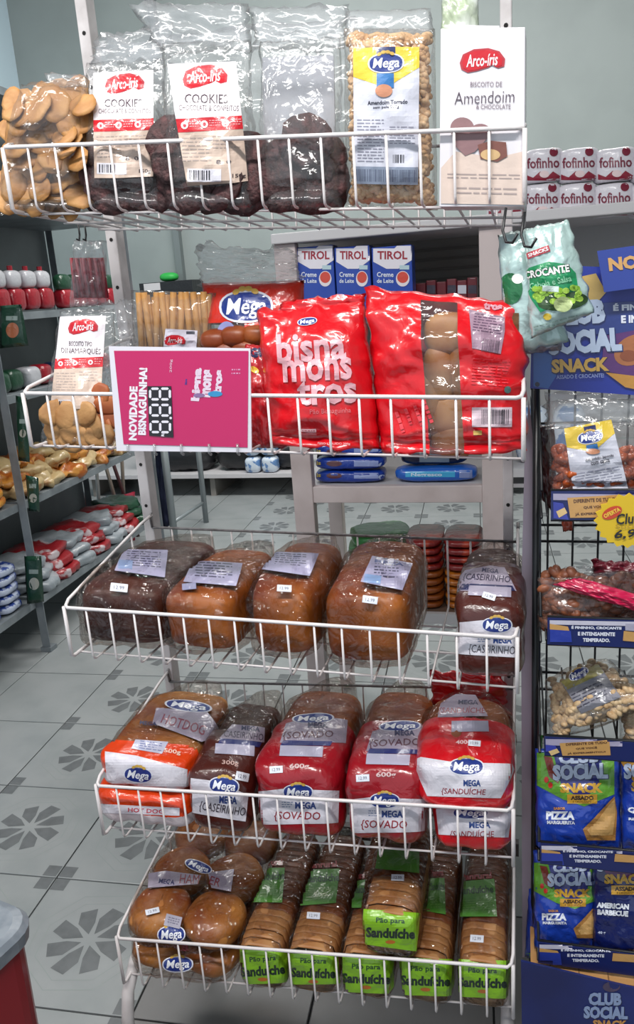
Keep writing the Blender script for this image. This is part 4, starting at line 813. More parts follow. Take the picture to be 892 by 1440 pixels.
# bottom shelf packs
PR = mat('red_pasta_pack', '#7c1c1c', .35, coat=.5, bump=WR, mix=('#a83a24', 20, .55, .6)); PY = mat('yellow_pasta_pack', '#b86a1c', .35, coat=.5, bump=WR, mix=('#8e4818', 30, .45, .55)); PG = mat('green_pack', '#2e7d3a', .35, coat=.5, bump=WR, mix=('#5ea45c', 14, .55, .6))
nm = ['bottom', 'second', 'third', 'fourth', 'fifth', 'sixth', 'seventh', 'eighth', 'ninth', 'tenth']
for s in range(2):
    for i in range(9):
        flat('pasta_pack', '%s %s pasta pack from the shelf in the %s pile' % (['lowest', 'second', 'third', 'fourth', 'fifth', 'sixth', 'seventh', 'eighth', 'topmost'][i], 'yellow' if i < 5 else 'red', 'left' if s == 0 else 'right'), 'pasta', (.085+s*.115+random.uniform(-.004, .004), uy+.13, .485+i*.0245), (.112, .2, .024), PY if i < 5 else PR, 'piled pasta packs under the wooden beam', seed=i+s*20)
for i in range(4):
    flat('green_pasta_pack', '%s green pack in the pile left of the red pasta packs' % ['bottom', 'second', 'third', 'top'][i], 'pasta', (-.09+random.uniform(-.01, .01), uy+.28, .485+i*.047), (.2, .18, .046), PG, 'piled green packs under the beam', seed=i, rot=.1*i)
# toilet rolls
def roll(px, py0, py1, lb, Y=1.17, dx=.0):
    p0, p1 = at(px, py0, 1, Y), at(px, py1, 1, Y); h = p0.z-p1.z; c = (p1.x, Y+.05, (p0.z+p1.z)/2)
    t = thing('toilet_roll_pack', lb, 'toilet paper', (c[0], c[1], p1.z), 'toilet roll packs on the white shelf'); mb = blob(c, (.102, .1, h*.98), 2.4, 11, .0012, 30, nz=9, seed=int(px)); mb.build('pack_body', mat('white_roll_film', '#d9d5dc', .35, coat=.5, bump=WR), t, smooth=True)
    P = Print(mb, t, px, (py0+py1)/2, eps=.001); H = py1-py0; P.text('fofinho', px, py0+H*.45, 46, 15, '#7a2c40', bold=.02, rot=-2).poly([(px-25, py1-2), (px-25, py1-10), (px-14, py1-6), (px-4, py1-15), (px+6, py1-7), (px+14, py1-15), (px+25, py1-8), (px+25, py1-2)], '#8e2036', 'red_base').ell(px+15, py0+7, 6, 6, '#7a1c34', 'logo').ell(px+2, py1-11, 7, 5, '#e0c8c8', 'picture'); P.done()
for i, px in enumerate((712, 762, 812, 864, 916)):
    for j, (a, b) in enumerate(((257, 306), (207, 256))):
        roll(px+(2 if j else 0), a+(i-1)*-.5, b+(i-1)*-.5, 'white toilet roll pack, %s row, %s' % (['lower', 'upper'][j], ['hidden behind the biscuit carton', 'cut by the edge of the biscuit carton', 'third from the right edge', 'second from the right edge', 'outermost at the right edge'][i]))

# ================================================================== LEFT METAL SHELVES
STEEL = mat('galvanised_steel', '#8d9499', .45, .2, mix=('#747b80', 10, .4, .7)); SHEETP = mat('grey_sheet_panel', '#7d8185', .5, .1, mix=('#898e92', 5, .4, .7))
ls = thing('metal_shelving', 'grey galvanised metal shelving along the left wall full of groceries', 'shelf', (-1.9, 1.9, 0))
for x, y in ((-1.67, 1.73), (-1.715, 3.05), (-1.60, .45), (-2.13, 1.71), (-2.16, 3.05), (-2.05, .45)):
    MB().box(x-.004, x+.034, y-.002, y+.002, 0, 2.36).box(x-.004, x, y, y+.036, 0, 2.36).box(x-.01, x+.04, y-.01, y+.04, 0, .02).build('post', STEEL, ls)
def shelfline(z, y0, y1, m=STEEL):
    X = lambda y: -1.67-(y-1.73)*.035
    mb = MB(); a, b = X(y0), X(y1)
    mb.add([(a, y0, z), (b, y1, z), (b-.45, y1, z), (a-.45, y0, z), (a, y0, z-.032), (b, y1, z-.032), (b-.45, y1, z-.032), (a-.45, y0, z-.032)], [(0, 1, 2, 3), (4, 7, 6, 5), (0, 4, 5, 1), (1, 5, 6, 2), (2, 6, 7, 3), (3, 7, 4, 0)])
    mb.build('shelf', m, ls)
for z in (.24, .675, 1.12, 1.45, 1.9, 2.34): shelfline(z, .47, 1.725); shelfline(z-.004, 1.77, 3.045)
for a, b in ((.45, 1.72), (1.74, 3.06)): MB().box(-2.19, -2.178, a, b, .05, 2.36).build('back_panel', SHEETP, ls)
X = lambda y, d: -1.67-(y-1.73)*.035-d
def rowpack(name, cat, group, z, ys, d, size, mats, lab, fn=None, **k):
    for i, y in enumerate(ys):
        flat(name, lab(i), cat, (X(y, d+random.uniform(-.01, .01)), y, z), size, mats[i % len(mats)], group, seed=i+int(z*10), rot=random.uniform(-.15, .15), **k)
KR = mat('ketchup_pouch', '#a3182a', .3, coat=.6, bump=WR); KW = mat('white_pouch', '#c9c9cf', .3, coat=.6, bump=WR); GRN = mat('dark_green_pack', '#1f4a33', .35, coat=.5, bump=WR)
ordn = ['nearest', 'second', 'third', 'fourth', 'fifth', 'sixth', 'seventh', 'eighth', 'ninth', 'farthest']
for i, y in enumerate((1.85, 1.97, 2.09, 2.21, 2.33)):
    t = thing('ketchup_pouch', '%s red and white sauce pouch along the upper left metal shelf' % ordn[i], 'sauce', (X(y, .08), y, 1.45), 'sauce pouches on the upper left shelf')
    c = (X(y, .09), y, 1.45); blob((c[0], c[1], 1.50), (.07, .1, .095), 4, 7, .002, 20, seed=i).build('red_base', KR, t, smooth=True); blob((c[0], c[1], 1.585), (.06, .1, .08), 3, 7, .002, 20, seed=i).build('white_top', KW, t, smooth=True)
    MB().tube([(c[0], c[1], 1.62), (c[0], c[1], 1.642)], .012, 10).build('cap', KR, t)
for i, y in enumerate((2.5, 2.62, 2.74, 2.86, 2.98)):
    t = thing('tomato_sauce_pouch', '%s green and red tomato pouch beyond the sauce pouches' % ordn[i], 'sauce', (X(y, .08), y, 1.45), 'tomato pouches on the upper left shelf'); c = (X(y, .08), y)
    blob((*c, 1.495), (.07, .11, .09), 4, 7, .002, 20, seed=i).build('red_base', KR, t, smooth=True); blob((*c, 1.57), (.06, .11, .08), 3, 7, .002, 20, seed=i).build('green_top', GRN, t, smooth=True)
rowpack('canned_pack', 'cans', 'packs on the third left shelf', 1.12, [1.85+.12*i for i in range(9)], .1, (.1, .105, .09), [GRN, GRN, KW, KR, mat('dark_blue_pack', '#1c2c4c', .4)], lambda i: '%s pack along the third left shelf below the sauce pouches' % ['first', 'second', 'third', 'fourth', 'fifth', 'sixth', 'seventh', 'eighth', 'last'][i])
CRM = mat('cream_pastry_bag', '#c3aa7c', .4, coat=.5, bump=WR, mix=('#9a6a3a', 16, .6, .7)); ORM = mat('orange_pastry_bag', '#a85a1c', .4, coat=.5, bump=WR, mix=('#c98a3c', 18, .5, .6))
for j in range(3):
    for i in range(7):
        y = 1.86+i*.175+random.uniform(-.02, .02); flat('pastry_bag', '%s bag of cream pastries, %s' % (['bottom layer', 'middle layer', 'top layer'][j], ['at the near post', 'second from the near post', 'third from the near post', 'midway along the shelf', 'just past midway along the shelf', 'second from the far post', 'at the far post'][i]), 'pastry', (X(y, .1+.05*j), y, .672+j*.045), (.2, .19, .06), [CRM, ORM][(i*3+j*2) % 5 in (1, 2)], 'pastry bags on the left metal shelf', amp=.03, n=2.8, seed=i+j*9, rot=random.uniform(-.4, .4))
ORB = mat('orange_snack_bag', '#c9731c', .4, coat=.5, bump=WR, mix=('#dd9a34', 14, .45, .6))
for j in range(4):
    for i in range(4):
        y = 1.62-i*.15; flat('orange_snack_bag', 'orange snack bag left of the near post, %s layer, %s' % (['bottom', 'second', 'third', 'top'][j], ['against the post', 'one bag away from the post', 'two bags away from the post', 'three bags away from the post'][i]), 'snack', (X(y, .11), y, .677+j*.04), (.2, .14, .05), ORB, 'orange snack bags on the left metal shelf', amp=.006, n=3, seed=i+j*7, rot=random.uniform(-.3, .3))
BL = mat('blue_white_flour_pack', '#24408c', .4, coat=.4, mix=('#b9c3d8', 26, .47, .52), bump=WR); RW = mat('red_pack_low', '#9c2028', .4, coat=.4, bump=WR, mix=('#c9bcc0', 9, .6, .64)); WB_ = mat('white_pack_low', '#a9b0b6', .4, coat=.4, bump=WR, mix=('#8d959c', 9, .5, .6))
for j in range(5):
    for i in range(5):
        y = 1.60-i*.15; flat('rice_pack', 'blue and white pack, low left shelf, %s layer, %s' % (['bottom', 'second', 'third', 'fourth', 'top'][j], ['beside the post', 'one pack from the post', 'two packs from the post', 'three packs from the post', 'four packs from the post'][i]), 'flour', (X(y, .12), y, .242+j*.04), (.22, .145, .042), BL, 'blue and white packs on the lowest left shelf', amp=.003, seed=i+j*7, rot=random.uniform(-.1, .1))
for j in range(3):
    for i in range(7):
        y = 1.88+i*.17; flat('grain_pack', '%s pack, %s of the lowest left shelf far bay' % (['bottom', 'middle', 'top'][j], ['beside the near post', 'second from the near post', 'third from the near post', 'in the middle', 'third from the far post', 'second from the far post', 'beside the far post'][i]), 'flour', (X(y, .12+.03*j), y, .238+j*.045), (.26, .2, .05), [WB_, RW, WB_, RW][(i+2*j) % 4] if i < 6 else GRN, 'red and white packs on the lowest left shelf', amp=.014, n=5, seed=i+j*7, rot=random.uniform(-.5, .5))
# green hanging packs on the post
GT = mat('green_hanging_pack', '#1c4030', .3, coat=.6, bump=WR)
for (q, lb) in (([(36, 668), (54, 672), (56, 720), (40, 718)], 'dark green sachet hanging on the near post at the pastry shelf'), ([(34, 782), (58, 782), (62, 846), (38, 850)], 'dark green sachet hanging on the near post above the lowest shelf'), ([(22, 556), (38, 560), (42, 650), (26, 648)], 'dark green strip hanging on the near post beside the second basket'), ([(0, 430), (30, 428), (40, 486), (0, 490)], 'dark green snack bag with orange picture hanging left of the pale biscuits')):
    t = thing('hanging_sachet', lb, 'sachet', at(q[2][0], q[2][1], 1, 1.68), 'dark green sachets hanging on the left shelves'); f = pouch(q, 1.69, 1.69, .012, nu=8, nv=10, seed=len(lb)); f.build('sachet_body', GT, t, smooth=True); cx = sum(p[0] for p in q)/4; cy_ = sum(p[1] for p in q)/4
    P = Print(f, t, cx, cy_, eps=.001); w_ = (q[1][0]-q[0][0])*.3; P.ell(cx, cy_+6, w_, w_*1.2, '#b06a4a' if q[0][0] == 0 else '#a9aaa0', 'picture').rect(cx-w_, cy_-14, cx+w_*.8, cy_-8, '#8fa09a', 'label'); P.done()

# ================================================================== FAR BACK
fb_ = thing('low_back_shelf', 'long low white shelf along the far back wall', 'shelf', (-1.2, 4.7, 0)); MB().box(-3.0, 2.1, 4.35, 5.1, .15, .18).build('shelf_board', WHB, fb_)
for x in (-2.9, -1.9, -.6, .6, 2.0): MB().box(x-.02, x+.02, 4.4, 5.0, 0, .15).build('support', DINN, fb_)
BK = mat('black_bundle', '#17181c', .5, coat=.3, bump=WR); 
for i, (x, z, s) in enumerate(((-2.15, .18, (.45, .35, .2)), (-1.68, .18, (.4, .35, .3)), (-2.3, .385, (.5, .35, .16)), (-1.3, .18, (.25, .3, .2)), (-.9, .18, (.4, .3, .25)), (-.2, .18, (.5, .3, .25)), (.5, .18, (.5, .3, .3)))):
    flat('black_bundle', ['black wrapped bundle low behind the thin grey stand', 'larger black bundle right of the thin grey stand', 'black bundle raised behind the thin grey stand', 'small dark bundle left of the wooden leg', 'dark bundle behind the left wooden leg', 'dark bundle under the blue wafer packs, far back', 'dark bundle far back near the right wooden leg'][i], 'bundle', (x, 4.6, z), s, BK, 'black bundles on the far low shelf', amp=.015, seed=i)
for i in range(2):
    for j in range(2): flat('blue_pack', 'small blue and white pack, %s %s, beside the black bundles' % (['lower', 'upper'][j], ['left', 'right'][i]), 'pack', (-1.56+i*.13, 4.42, .18+j*.13), (.12, .12, .12), mat('pale_blue_pack', '#5f86b8'), 'small blue packs on the far low shelf', seed=i)
tr = thing('metal_stand', 'thin pale grey metal stand on the floor behind the left rack post', 'stand', (-1.6, 3.3, 0))
TB = mat('pale_grey_tube', '#8f979a', .4, .3)
for (a, b) in (((222, 560), (250, 790)), ((275, 560), (291, 742))):
    Y = 3.1 if a[0] == 222 else 3.7; p, q_ = at(*a, 1, Y), at(*b, 1, Y); MB().tube([(q_.x, Y, 0), (q_.x, Y, p.z)], .022 if Y < 3.5 else .018, 10).build('post', TB, tr, smooth=True)
p, q_ = at(246, 733, 1, 3.1), at(286, 707, 1, 3.7); MB().tube([p, q_], .012, 8).build('brace', TB, tr, smooth=True)
t = thing('blue_cloth', 'dark blue cloth hanging behind the left post of the rack', 'cloth', at(228, 700, 1, 3.25)); pouch([(212, 560), (236, 560), (242, 738), (226, 745)], 3.2, 3.2, .02, wr=.02, nu=8, nv=20).build('cloth_body', mat('dark_blue_cloth', '#2c3350', .8), t, smooth=True)
t = thing('pink_cloth', 'crimson cloth hanging among brooms beyond the left shelving', 'cloth', at(168, 735, 1, 3.3)); pouch([(146, 700), (190, 692), (190, 778), (146, 782)], 3.3, 3.3, .04, wr=.03, nu=10, nv=12).build('cloth_body', mat('crimson_cloth', '#a01838', .6), t, smooth=True)
for i, (a, b) in enumerate((((150, 660), (172, 736)), ((162, 660), (186, 730)), ((136, 664), (142, 742)), ((172, 656), (176, 735)), ((120, 670), (124, 745)))):
    p, q_ = at(*a, 1, 3.34+.04*i), at(*b, 1, 3.34+.04*i); q_ = q_+(q_-p)*(q_.z/(p.z-q_.z)); tag(MB().tube([q_, p+(p-q_)*.8], .012, 8).build('broom_handle', mat('broom_%d' % (i % 3), ['#8a7f74', '#4b2a2c', '#b9b9b6'][i % 3], .5), smooth=True, org=q_), ['tan broom handle leaning leftmost over the crimson cloth', 'dark broom handle leaning over the crimson cloth', 'pale broom handle left of the crimson cloth', 'tan broom handle upright behind the crimson cloth', 'dark broom handle furthest left near the shelving'][i], 'broom')
t = thing('wall_box', 'black box on the back wall with a small white label and green cap on top', 'box', at(225, 405, 1, 4.9)); p = at(225, 402, 1, 4.9); MB().box(p.x-.20, p.x+.25, 4.95, 5.19, p.z-.07, p.z+.03).build('box_body', BK, t); MB().box(p.x-.16, p.x-.02, 4.945, 4.95, p.z-.03, p.z+.025).build('label', WHB, t); blob((p.x+.02, 5.05, p.z+.065), (.15, .12, .07), 2.4, 8).build('green_cap', mat('bright_green', '#2faa4a', .5), t, smooth=True)

# ================================================================== RED BIN (front left)
zc = .60; A, B_, C_ = at(-10, 1258, 2, zc), at(56, 1285, 2, zc), at(-6, 1402, 2, zc); e1 = (A-B_).normalized(); e2 = (C_-B_); e2 = (e2-e1*e2.dot(e1)).normalized(); R0 = .028; LN = .42
def rr(off, z):
    out = []; hx, hy = LN/2-off, LN/2-off; c = B_+e1*LN/2+e2*LN/2
    for k, (sx, sy) in enumerate(((-1, -1), (1, -1), (1, 1), (-1, 1))):
        for i in range(6):
            a = math.pi*(1+k*.5)+i/5*math.pi/2; r = R0*1.6-off*.3; out.append(c+e1*(sx*(hx-r)+r*math.cos(a))+e2*(sy*(hy-r)+r*math.sin(a))+Vector((0, 0, z-zc)))
    return out
def loft(levels):
    mb = MB(); n = 24; rows = [rr(o, z) for o, z in levels]; mb.v = [p for r in rows for p in r]
    for k in range(len(rows)-1):
        for i in range(n): mb.f.append((k*n+i, k*n+(i+1) % n, (k+1)*n+(i+1) % n, (k+1)*n+i))
    mb.f.append(tuple(range(n))); mb.f.append(tuple(range((len(rows)-1)*n, len(rows)*n))[::-1]); mb.m = [0]*len(mb.f); return mb
t = thing('red_bin', 'red bin with rounded grey lid at the front left corner', 'bin', (B_.x, B_.y, 0))
loft([(.03, 0.02), (.012, .30), (.008, .575)]).build('body', mat('red_plastic', '#8e1420', .4, coat=.2), t, smooth=False); loft([(.0, .572), (-.002, .592), (.004, .600), (.014, .603)]).build('lid', mat('grey_lid', '#757d86', .35, mix=('#878e96', 40, .4, .6)), t)
# ================================================================== SNACK DISPLAY STAND (right)
XL, XR = .385, .95
st = thing('display_stand', 'black wire snack display stand with navy printed cards at the right', 'display stand', (.6, .2, 0))
for x in (XL+.006, XR): 
    for y in (.12, .32): MB().tube([(x, y, .02), (x, y, 1.32)], .005, 8).build('post', BLACKM, st, smooth=True)
strips = [((777, 691), (892, 694), (892, 737), (775, 731)), ((772, 869), (892, 876), (892, 912), (770, 906)), ((766, 1036), (892, 1044), (892, 1070), (766, 1062)), ((760, 1186), (892, 1191), (892, 1221), (760, 1214)), ((757, 1325), (892, 1331), (892, 1361), (757, 1354))]
SY = .03; CARDN = mat('card_navy', '#1a2660', .35, coat=.4); ORC = '#c99a5c'
ZS = []
for i, q in enumerate(strips):
    zt, zz = at(*q[0], 1, SY).z, at(*q[3], 1, SY).z; xl = at(*q[3], 1, SY).x; ZS.append(zz); dz = (at(*q[1], 1, SY).z-zt)
    c = MB().box(xl, XR+.02, SY, SY+.002, zz, zt); cb = c.build('shelf_card', CARDN, st)
    P = Print(c, cb, 830, (q[0][1]+q[2][1])/2, eps=.0006, step=7); X0, X1 = q[0][0]+1, 960; y0, y1 = q[0][1]+3, q[2][1]-4; H = y1-y0
    if i in (0, 2):
        P.poly([(X0, y0), (X1, y0+3), (X1, y0+12), (X0, y0+9)], '#a9a2bc', 'print_band').poly([(X0+20, y0+6), (X0+90, y0+2), (X0+92, y0+H*.85), (X0+24, y0+H*.88)], ORC, 'print_panel').poly([(X0, y0+H*.3), (X0+14, y0+H*.35), (X0+22, y0+H*.95), (X0, y0+H*.9)], '#3a44a4', 'print_patch').poly([(X0+4, y0+H*.65), (X0+16, y0+H*.5), (X0+20, y0+H*.7), (X0+8, y0+H*.88)], '#e0bf86', 'picture')
        for k, s_ in enumerate(('DIFERENTE DE TUDO', 'QUE VOCÊ', 'JÁ EXPERIMENTOU!')): P.text(s_, X0+58, y0+H*(.24+.24*k), (58, 30, 54)[k], H*.13, '#5a3a2c', rot=-3, bold=.03)
    else:
        P.poly([(X0, y0), (X1, y0+4), (X1, y0+10), (X0, y0+6)], '#c9c6d6', 'print_band').poly([(X0, y0+5), (X0+26, y0+9), (X0+28, y0+H*.42), (X0, y0+H*.36)], ORC, 'print_panel').poly([(X0, y0+H*.36), (X0+30, y0+H*.42), (X0+32, y1), (X0, y1)], '#2c3fa0', 'print_patch').poly([(X0+106, y0+5), (X1, y0+8), (X1, y0+H*.6), (X0+106, y0+H*.4)], '#a9a6ba', 'print_band').poly([(X0+104, y0+H*.42), (X1, y0+H*.7), (X1, y0+H), (X0+103, y0+H*.8)], ORC, 'print_panel')
        for k, s_ in enumerate(('É FININHO, CROCANTE', 'E INTENSAMENTE', 'TEMPERADO.')): P.text(s_, X0+66, y0+H*(.3+.24*k), (70, 52, 38)[k], H*.15, '#dfe2f0', rot=1, bold=.05)
    P.done()
    mb = MB().tube([(xl, SY+.004, zt), (XR, SY+.004, zt)], .0025, 6).tube([(xl, SY+.004, zz-.001), (XR, SY+.004, zz-.001)], .0025, 6); mb.build('tray_rim', BLACKM, st, smooth=True)
    for x in (XL+.012, XR): MB().tube([(x, .31, zt+.12), (x, SY+.004, zt)], .0022, 6).build('side_wire', BLACKM, st, smooth=True); MB().tube([(x, .31, zz+.004), (x, SY+.004, zz+.002)], .0022, 6).build('side_wire', BLACKM, st, smooth=True)
    wm = mesh_of(MB().tube([(0, SY+.006, 0), (0, .31, .002)], .0018, 5), 'tray_wire', BLACKM)
    for k in range(16): ref(wm, 'tray_wire', st, Matrix.Translation((XL+.02+k*.036, 0, zz+.004)))
vm = mesh_of(MB().tube([(0, 0, .06), (0, 0, 1.26)], .002, 5), 'back_wire', BLACKM)
for k in range(13): ref(vm, 'back_wire', st, Matrix.Translation((XL+.03+k*.042, .315, 0)))
for z in (.12, .24, .36, .48, .6, .70, .735, .85, .885, .925, .99, 1.02, 1.12, 1.2, 1.26): MB().tube([(XL, .318, z), (XR, .318, z)], .0024, 6).build('back_rail', BLACKM, st, smooth=True)
SB = [(744, 560), (752, 640), (755, 900), (751, 1345), (735, 1345), (733, 850), (738, 640)]
MB().prism([(at(x, y, 1, .14).x, at(x, y, 1, .14).z) for x, y in SB], .138, .144).build('side_board', mat('lilac_grey_board', '#9f919d', .4, coat=.3), st)
MB().prism([(at(x, y, 1, .146).x, at(x, y, 1, .146).z) for x, y in [(746, 556), (760, 600), (762, 680), (758, 1345), (748, 1345), (753, 900)]], .146, .150).build('side_board', mat('black_side_board', '#181b2c', .4, coat=.4), st)
# header card
HY = .10; hq = [(750, 372), (990, 380), (990, 562), (746, 546)]; c = [at(x, y, 1, HY) for x, y in hq]; hb = MB(); hb.add(c+[p+Vector((0, .004, 0)) for p in c], [(0, 3, 2, 1), (4, 5, 6, 7), (0, 1, 5, 4), (3, 7, 6, 2), (0, 4, 7, 3), (1, 2, 6, 5)])
he = hb.build('header_card', mat('header_blue', '#27389a', .4, coat=.3), st)
P = Print(hb, he, 820, 460, eps=.0008, step=300); P.poly([(751, 373), (960, 379), (960, 428), (752, 436)], '#a9adbb', 'print_band').poly([(808, 392), (838, 386), (852, 412), (838, 428), (812, 420)], '#c9a860', 'print_patch').poly([(749, 490), (775, 500), (782, 530), (770, 549), (748, 546)], '#2b5fae', 'print_patch').poly([(752, 430), (960, 422), (960, 470), (752, 470)], '#2a3c80', 'print_panel')
P.poly([(850, 472), (960, 452), (960, 540), (846, 522)], '#5a2f6e', 'print_patch').poly([(852, 524), (960, 536), (960, 560), (880, 545)], '#c08a3a', 'print_patch').ell(890, 492, 28, 20, '#a8683f', 'picture', rot=-30).ell(884, 500, 12, 8, '#8a4a2c', 'picture')
for dx, col in ((1.6, '#1c2a62'), (0, '#b9c8e0')):
    P.text('CLUB', 812+dx, 440+dx, 78, 34, col, rot=-4, bold=.07).text('SOCIAL', 822+dx, 480+dx, 104, 34, col, rot=-4, bold=.07)
P.text('SNACK', 816.5, 515, 84, 22, '#1c2050', rot=-3, bold=.09).text('SNACK', 816, 514, 82, 20, '#c9a04a', rot=-3, bold=.05).text('ASSADO E CROCANTE!', 816, 530, 68, 6, '#8f9ccc', rot=-3, bold=.02).text('É FININHO,', 900, 432, 76, 12, '#dfe3f0', rot=-2, bold=.05).text('E INTENSO', 906, 448, 66, 11, '#dfe3f0', rot=-2, bold=.05).ell(754, 543, 3.5, 3.5, '#10163a', 'rivet'); P.done()
NY = .075; nq = [(840, 353), (985, 332), (990, 392), (850, 411)]; c = [at(x, y, 1, NY) for x, y in nq]; nb = MB(); nb.add(c+[p+Vector((0, .003, 0)) for p in c], [(0, 3, 2, 1), (4, 5, 6, 7), (0, 1, 5, 4), (3, 7, 6, 2), (0, 4, 7, 3), (1, 2, 6, 5)])
ne = nb.build('corner_card', mat('novo_blue', '#2f4396', .4, coat=.3), st); P = Print(nb, ne, 870, 380, eps=.0008, step=300); P.text('NOVO', 896, 368, 80, 19, '#d0a062', rot=-6, bold=.05); P.done()
# base
bq = [(733, 1352), (1010, 1418), (1010, 1540), (735, 1500)]; c = [at(x, y, 1, .0) for x, y in bq]; bb = MB(); bb.add(c+[p+Vector((0, .004, 0)) for p in c], [(0, 3, 2, 1), (4, 5, 6, 7), (0, 1, 5, 4), (3, 7, 6, 2), (0, 4, 7, 3), (1, 2, 6, 5)])
be = bb.build('base_card', mat('base_card_navy', '#141f55', .4, coat=.3, mix=('#1d2c70', 6, .4, .7)), st); P = Print(bb, be, 840, 1415, eps=.0008, step=300)
for dx, col in ((1, '#0f1740'), (0, '#8d9fc4')): P.text('CLUB', 851+dx, 1405+dx, 46, 18, col, rot=1, bold=.06).text('SOCIAL', 852+dx, 1424+dx, 62, 18, col, rot=1, bold=.06)
P.text('SNACK', 858, 1440, 48, 11, '#c9904a', rot=1, bold=.05).ell(860, 1388, 12, 7, '#4a3f58', 'picture'); P.done()
tz = at(745, 1345, 1, .05).z; mb = MB().box(XL, XR, .02, .32, tz-.006, tz); mb.build('base_tray', mat('tan_card', '#b98a55', .6), st)
for k in range(12): MB().box(XL+.03+k*.045, XL+.032+k*.045, .022, .318, tz, tz+.001).build('tray_line', mat('tan_line', '#7d5a36', .6), st)
# ---- starburst price
t = thing('price_burst', 'yellow starburst offer tag reading 6,9 on the top shelf card of the stand', 'price tag', at(884, 740, 1, .015)); cen = at(884, 732, 1, .02); n = 40; pl = []
for i in range(n): a = 2*math.pi*i/n; r = (.040, .0355)[i % 2]; pl.append((cen.x+r*1.1*math.cos(a), cen.z+r*.96*math.sin(a)))
mb = MB().prism(pl, .018, .021); mb.build('card', mat('yellow_card', '#dcb81e', .4, coat=.3), t); P = Print(mb, t, 880, 735, eps=.0006, step=300)
P.ell(861, 721, 15, 8, '#c8401c', 'red_oval', rot=-25).text('OFERTA', 861, 721, 25, 6, '#f0c840', rot=-25, bold=.04).text('Clube', 888, 729, 42, 15, '#1a1a1c', rot=-4, bold=.02, shear=.2).text('Social', 884, 740, 36, 6, '#a88a28', rot=-3).text('6,99', 886, 751, 44, 14, '#1a1a1c', rot=-5, bold=.025, shear=.2); P.done()
# ---- bags on the stand
NUTO = mat('orange_coated_nut', '#9c3f14', .35, coat=.4, mix=('#b9541c', 60, .4, .6)); NUTB = mat('brown_nut', '#7a4630', .45, mix=('#94583a', 60, .4, .6)); NUTP = mat('pale_nut', '#b99870', .5, mix=('#d0b48c', 60, .4, .6))
def nutlabel(P, q, l1):
    (ax, ay), (bx, by), (cx_, cy_), (dx, dy) = q
    U = lambda u, v: (ax*(1-u)*(1-v)+bx*u*(1-v)+cx_*u*v+dx*(1-u)*v, ay*(1-u)*(1-v)+by*u*(1-v)+cy_*u*v+dy*(1-u)*v); R_ = lambda a, b, c_, d: [U(a, b), U(c_, b), U(c_, d), U(a, d)]; W_ = bx-ax; rt = math.degrees(math.atan2(by-ay, bx-ax))
    P.poly(q, '#c3c4d0', 'label').poly([U(0, 0), U(1, 0), U(1, .2), U(.5, .42), U(0, .3)], '#d6b83c', 'yellow_top'); x, y = U(.5, .2); P.rect(x-8, y-16, x+9, y, '#16205a', 'logo', rot=rt).oval(x, y, W_*.25, W_*.12, rt)
    x, y = U(.5, .36); P.rect(x-8, y-5, x+8, y+4, '#2a6aa8', 'label', rot=rt).ell(x+1, y+5, 10, 4, '#c08464', 'picture'); x, y = U(.6, .52); P.text(l1, x, y, W_*.6, 5, '#2c2c3a', rot=rt, bold=.03); x, y = U(.6, .58); P.text('com casca', x, y, W_*.4, 4.5, '#2c2c3a', rot=rt, bold=.03)
    x0, y0 = U(.1, .66); x1, y1 = U(.9, .95); P.fine(x0, y0, x1, y1, 6, '#8f90a2', rot=rt); return P
z1 = .05
t = thing('nut_bag', 'clear bag of orange coated nuts with tilted yellow topped label on the top shelf', 'nuts', at(830, 700, 1, .1))
f = pouch([(768, 562), (910, 560), (915, 692), (774, 694)], .11, .10, .028, low(.1, .6, .3), seed=71, wr=.002, edge=.006); f.build('plastic_bag', [FILM], t, smooth=True); nuts(t, f, 420, .0075, NUTO, (774, 630, 912, 694), seed=3)
P = Print(f, t, 840, 640, eps=.0012); nutlabel(P, [(793, 602), (860, 590), (884, 688), (806, 692)], 'Amendoim Japonês'); P.done()
pouch([(766, 550), (908, 552), (910, 600), (768, 604)], .12, .11, .012, seed=72, nu=18, nv=10, wr=.007, edge=.008).build('bag_top', [FILMH], t, smooth=True)
t = thing('dark_snack_bag', 'dark maroon snack bag tucked left of the orange nut bag', 'snack', at(765, 730, 1, .2)); pouch([(748, 600), (780, 596), (786, 730), (752, 690)], .17, .16, .012, seed=73, wr=.003).build('bag_body', mat('dark_maroon_bag', '#3a1416', .35, coat=.6, bump=WR), t, smooth=True)
t = thing('nut_bag', 'small dark orange nut bag poking out under the top shelf card', 'nuts', at(798, 742, 1, .1)); pouch([(788, 716), (806, 716), (806, 746), (792, 748)], .075, .075, .006, nu=8, nv=8, seed=74).build('bag_body', mat('rust_bag', '#8a341a', .35, coat=.6, bump=WR), t, smooth=True)
t = thing('nut_bag', 'clear bag of brown nuts on the second stand shelf beneath the pink bag', 'nuts', at(830, 870, 1, .1))
f = pouch([(757, 812), (905, 800), (912, 876), (756, 884)], .09, .08, .03, lambda v: .5+.5*sm(v*2) if v < .95 else .5, seed=75, wr=.003); f.build('plastic_bag', [FILM], t, smooth=True); nuts(t, f, 420, .0085, NUTB, (756, 812, 912, 882), seed=4)
t = thing('maroon_snack_bag', 'maroon foil snack bag lying behind the pink bag', 'snack', at(860, 820, 1, .14)); pouch([(834, 786), (920, 796), (920, 838), (830, 834)], .15, .12, .02, seed=76, wr=.008, edge=.01).build('bag_body', mat('maroon_foil', '#6a1226', .3, coat=.6, bump=WR), t, smooth=True)
t = thing('clear_snack_bag', 'clear bag with blue printed corner left of the maroon bag', 'snack', at(800, 830, 1, .12)); pouch([(770, 800), (835, 796), (835, 835), (772, 838)], .13, .11, .012, seed=79, wr=.006, edge=.006).build('bag_body', FILMH, t, smooth=True)
t = thing('pink_snack_bag', 'bright pink snack bag lying across the brown nuts', 'snack', at(860, 860, 1, .06)); 
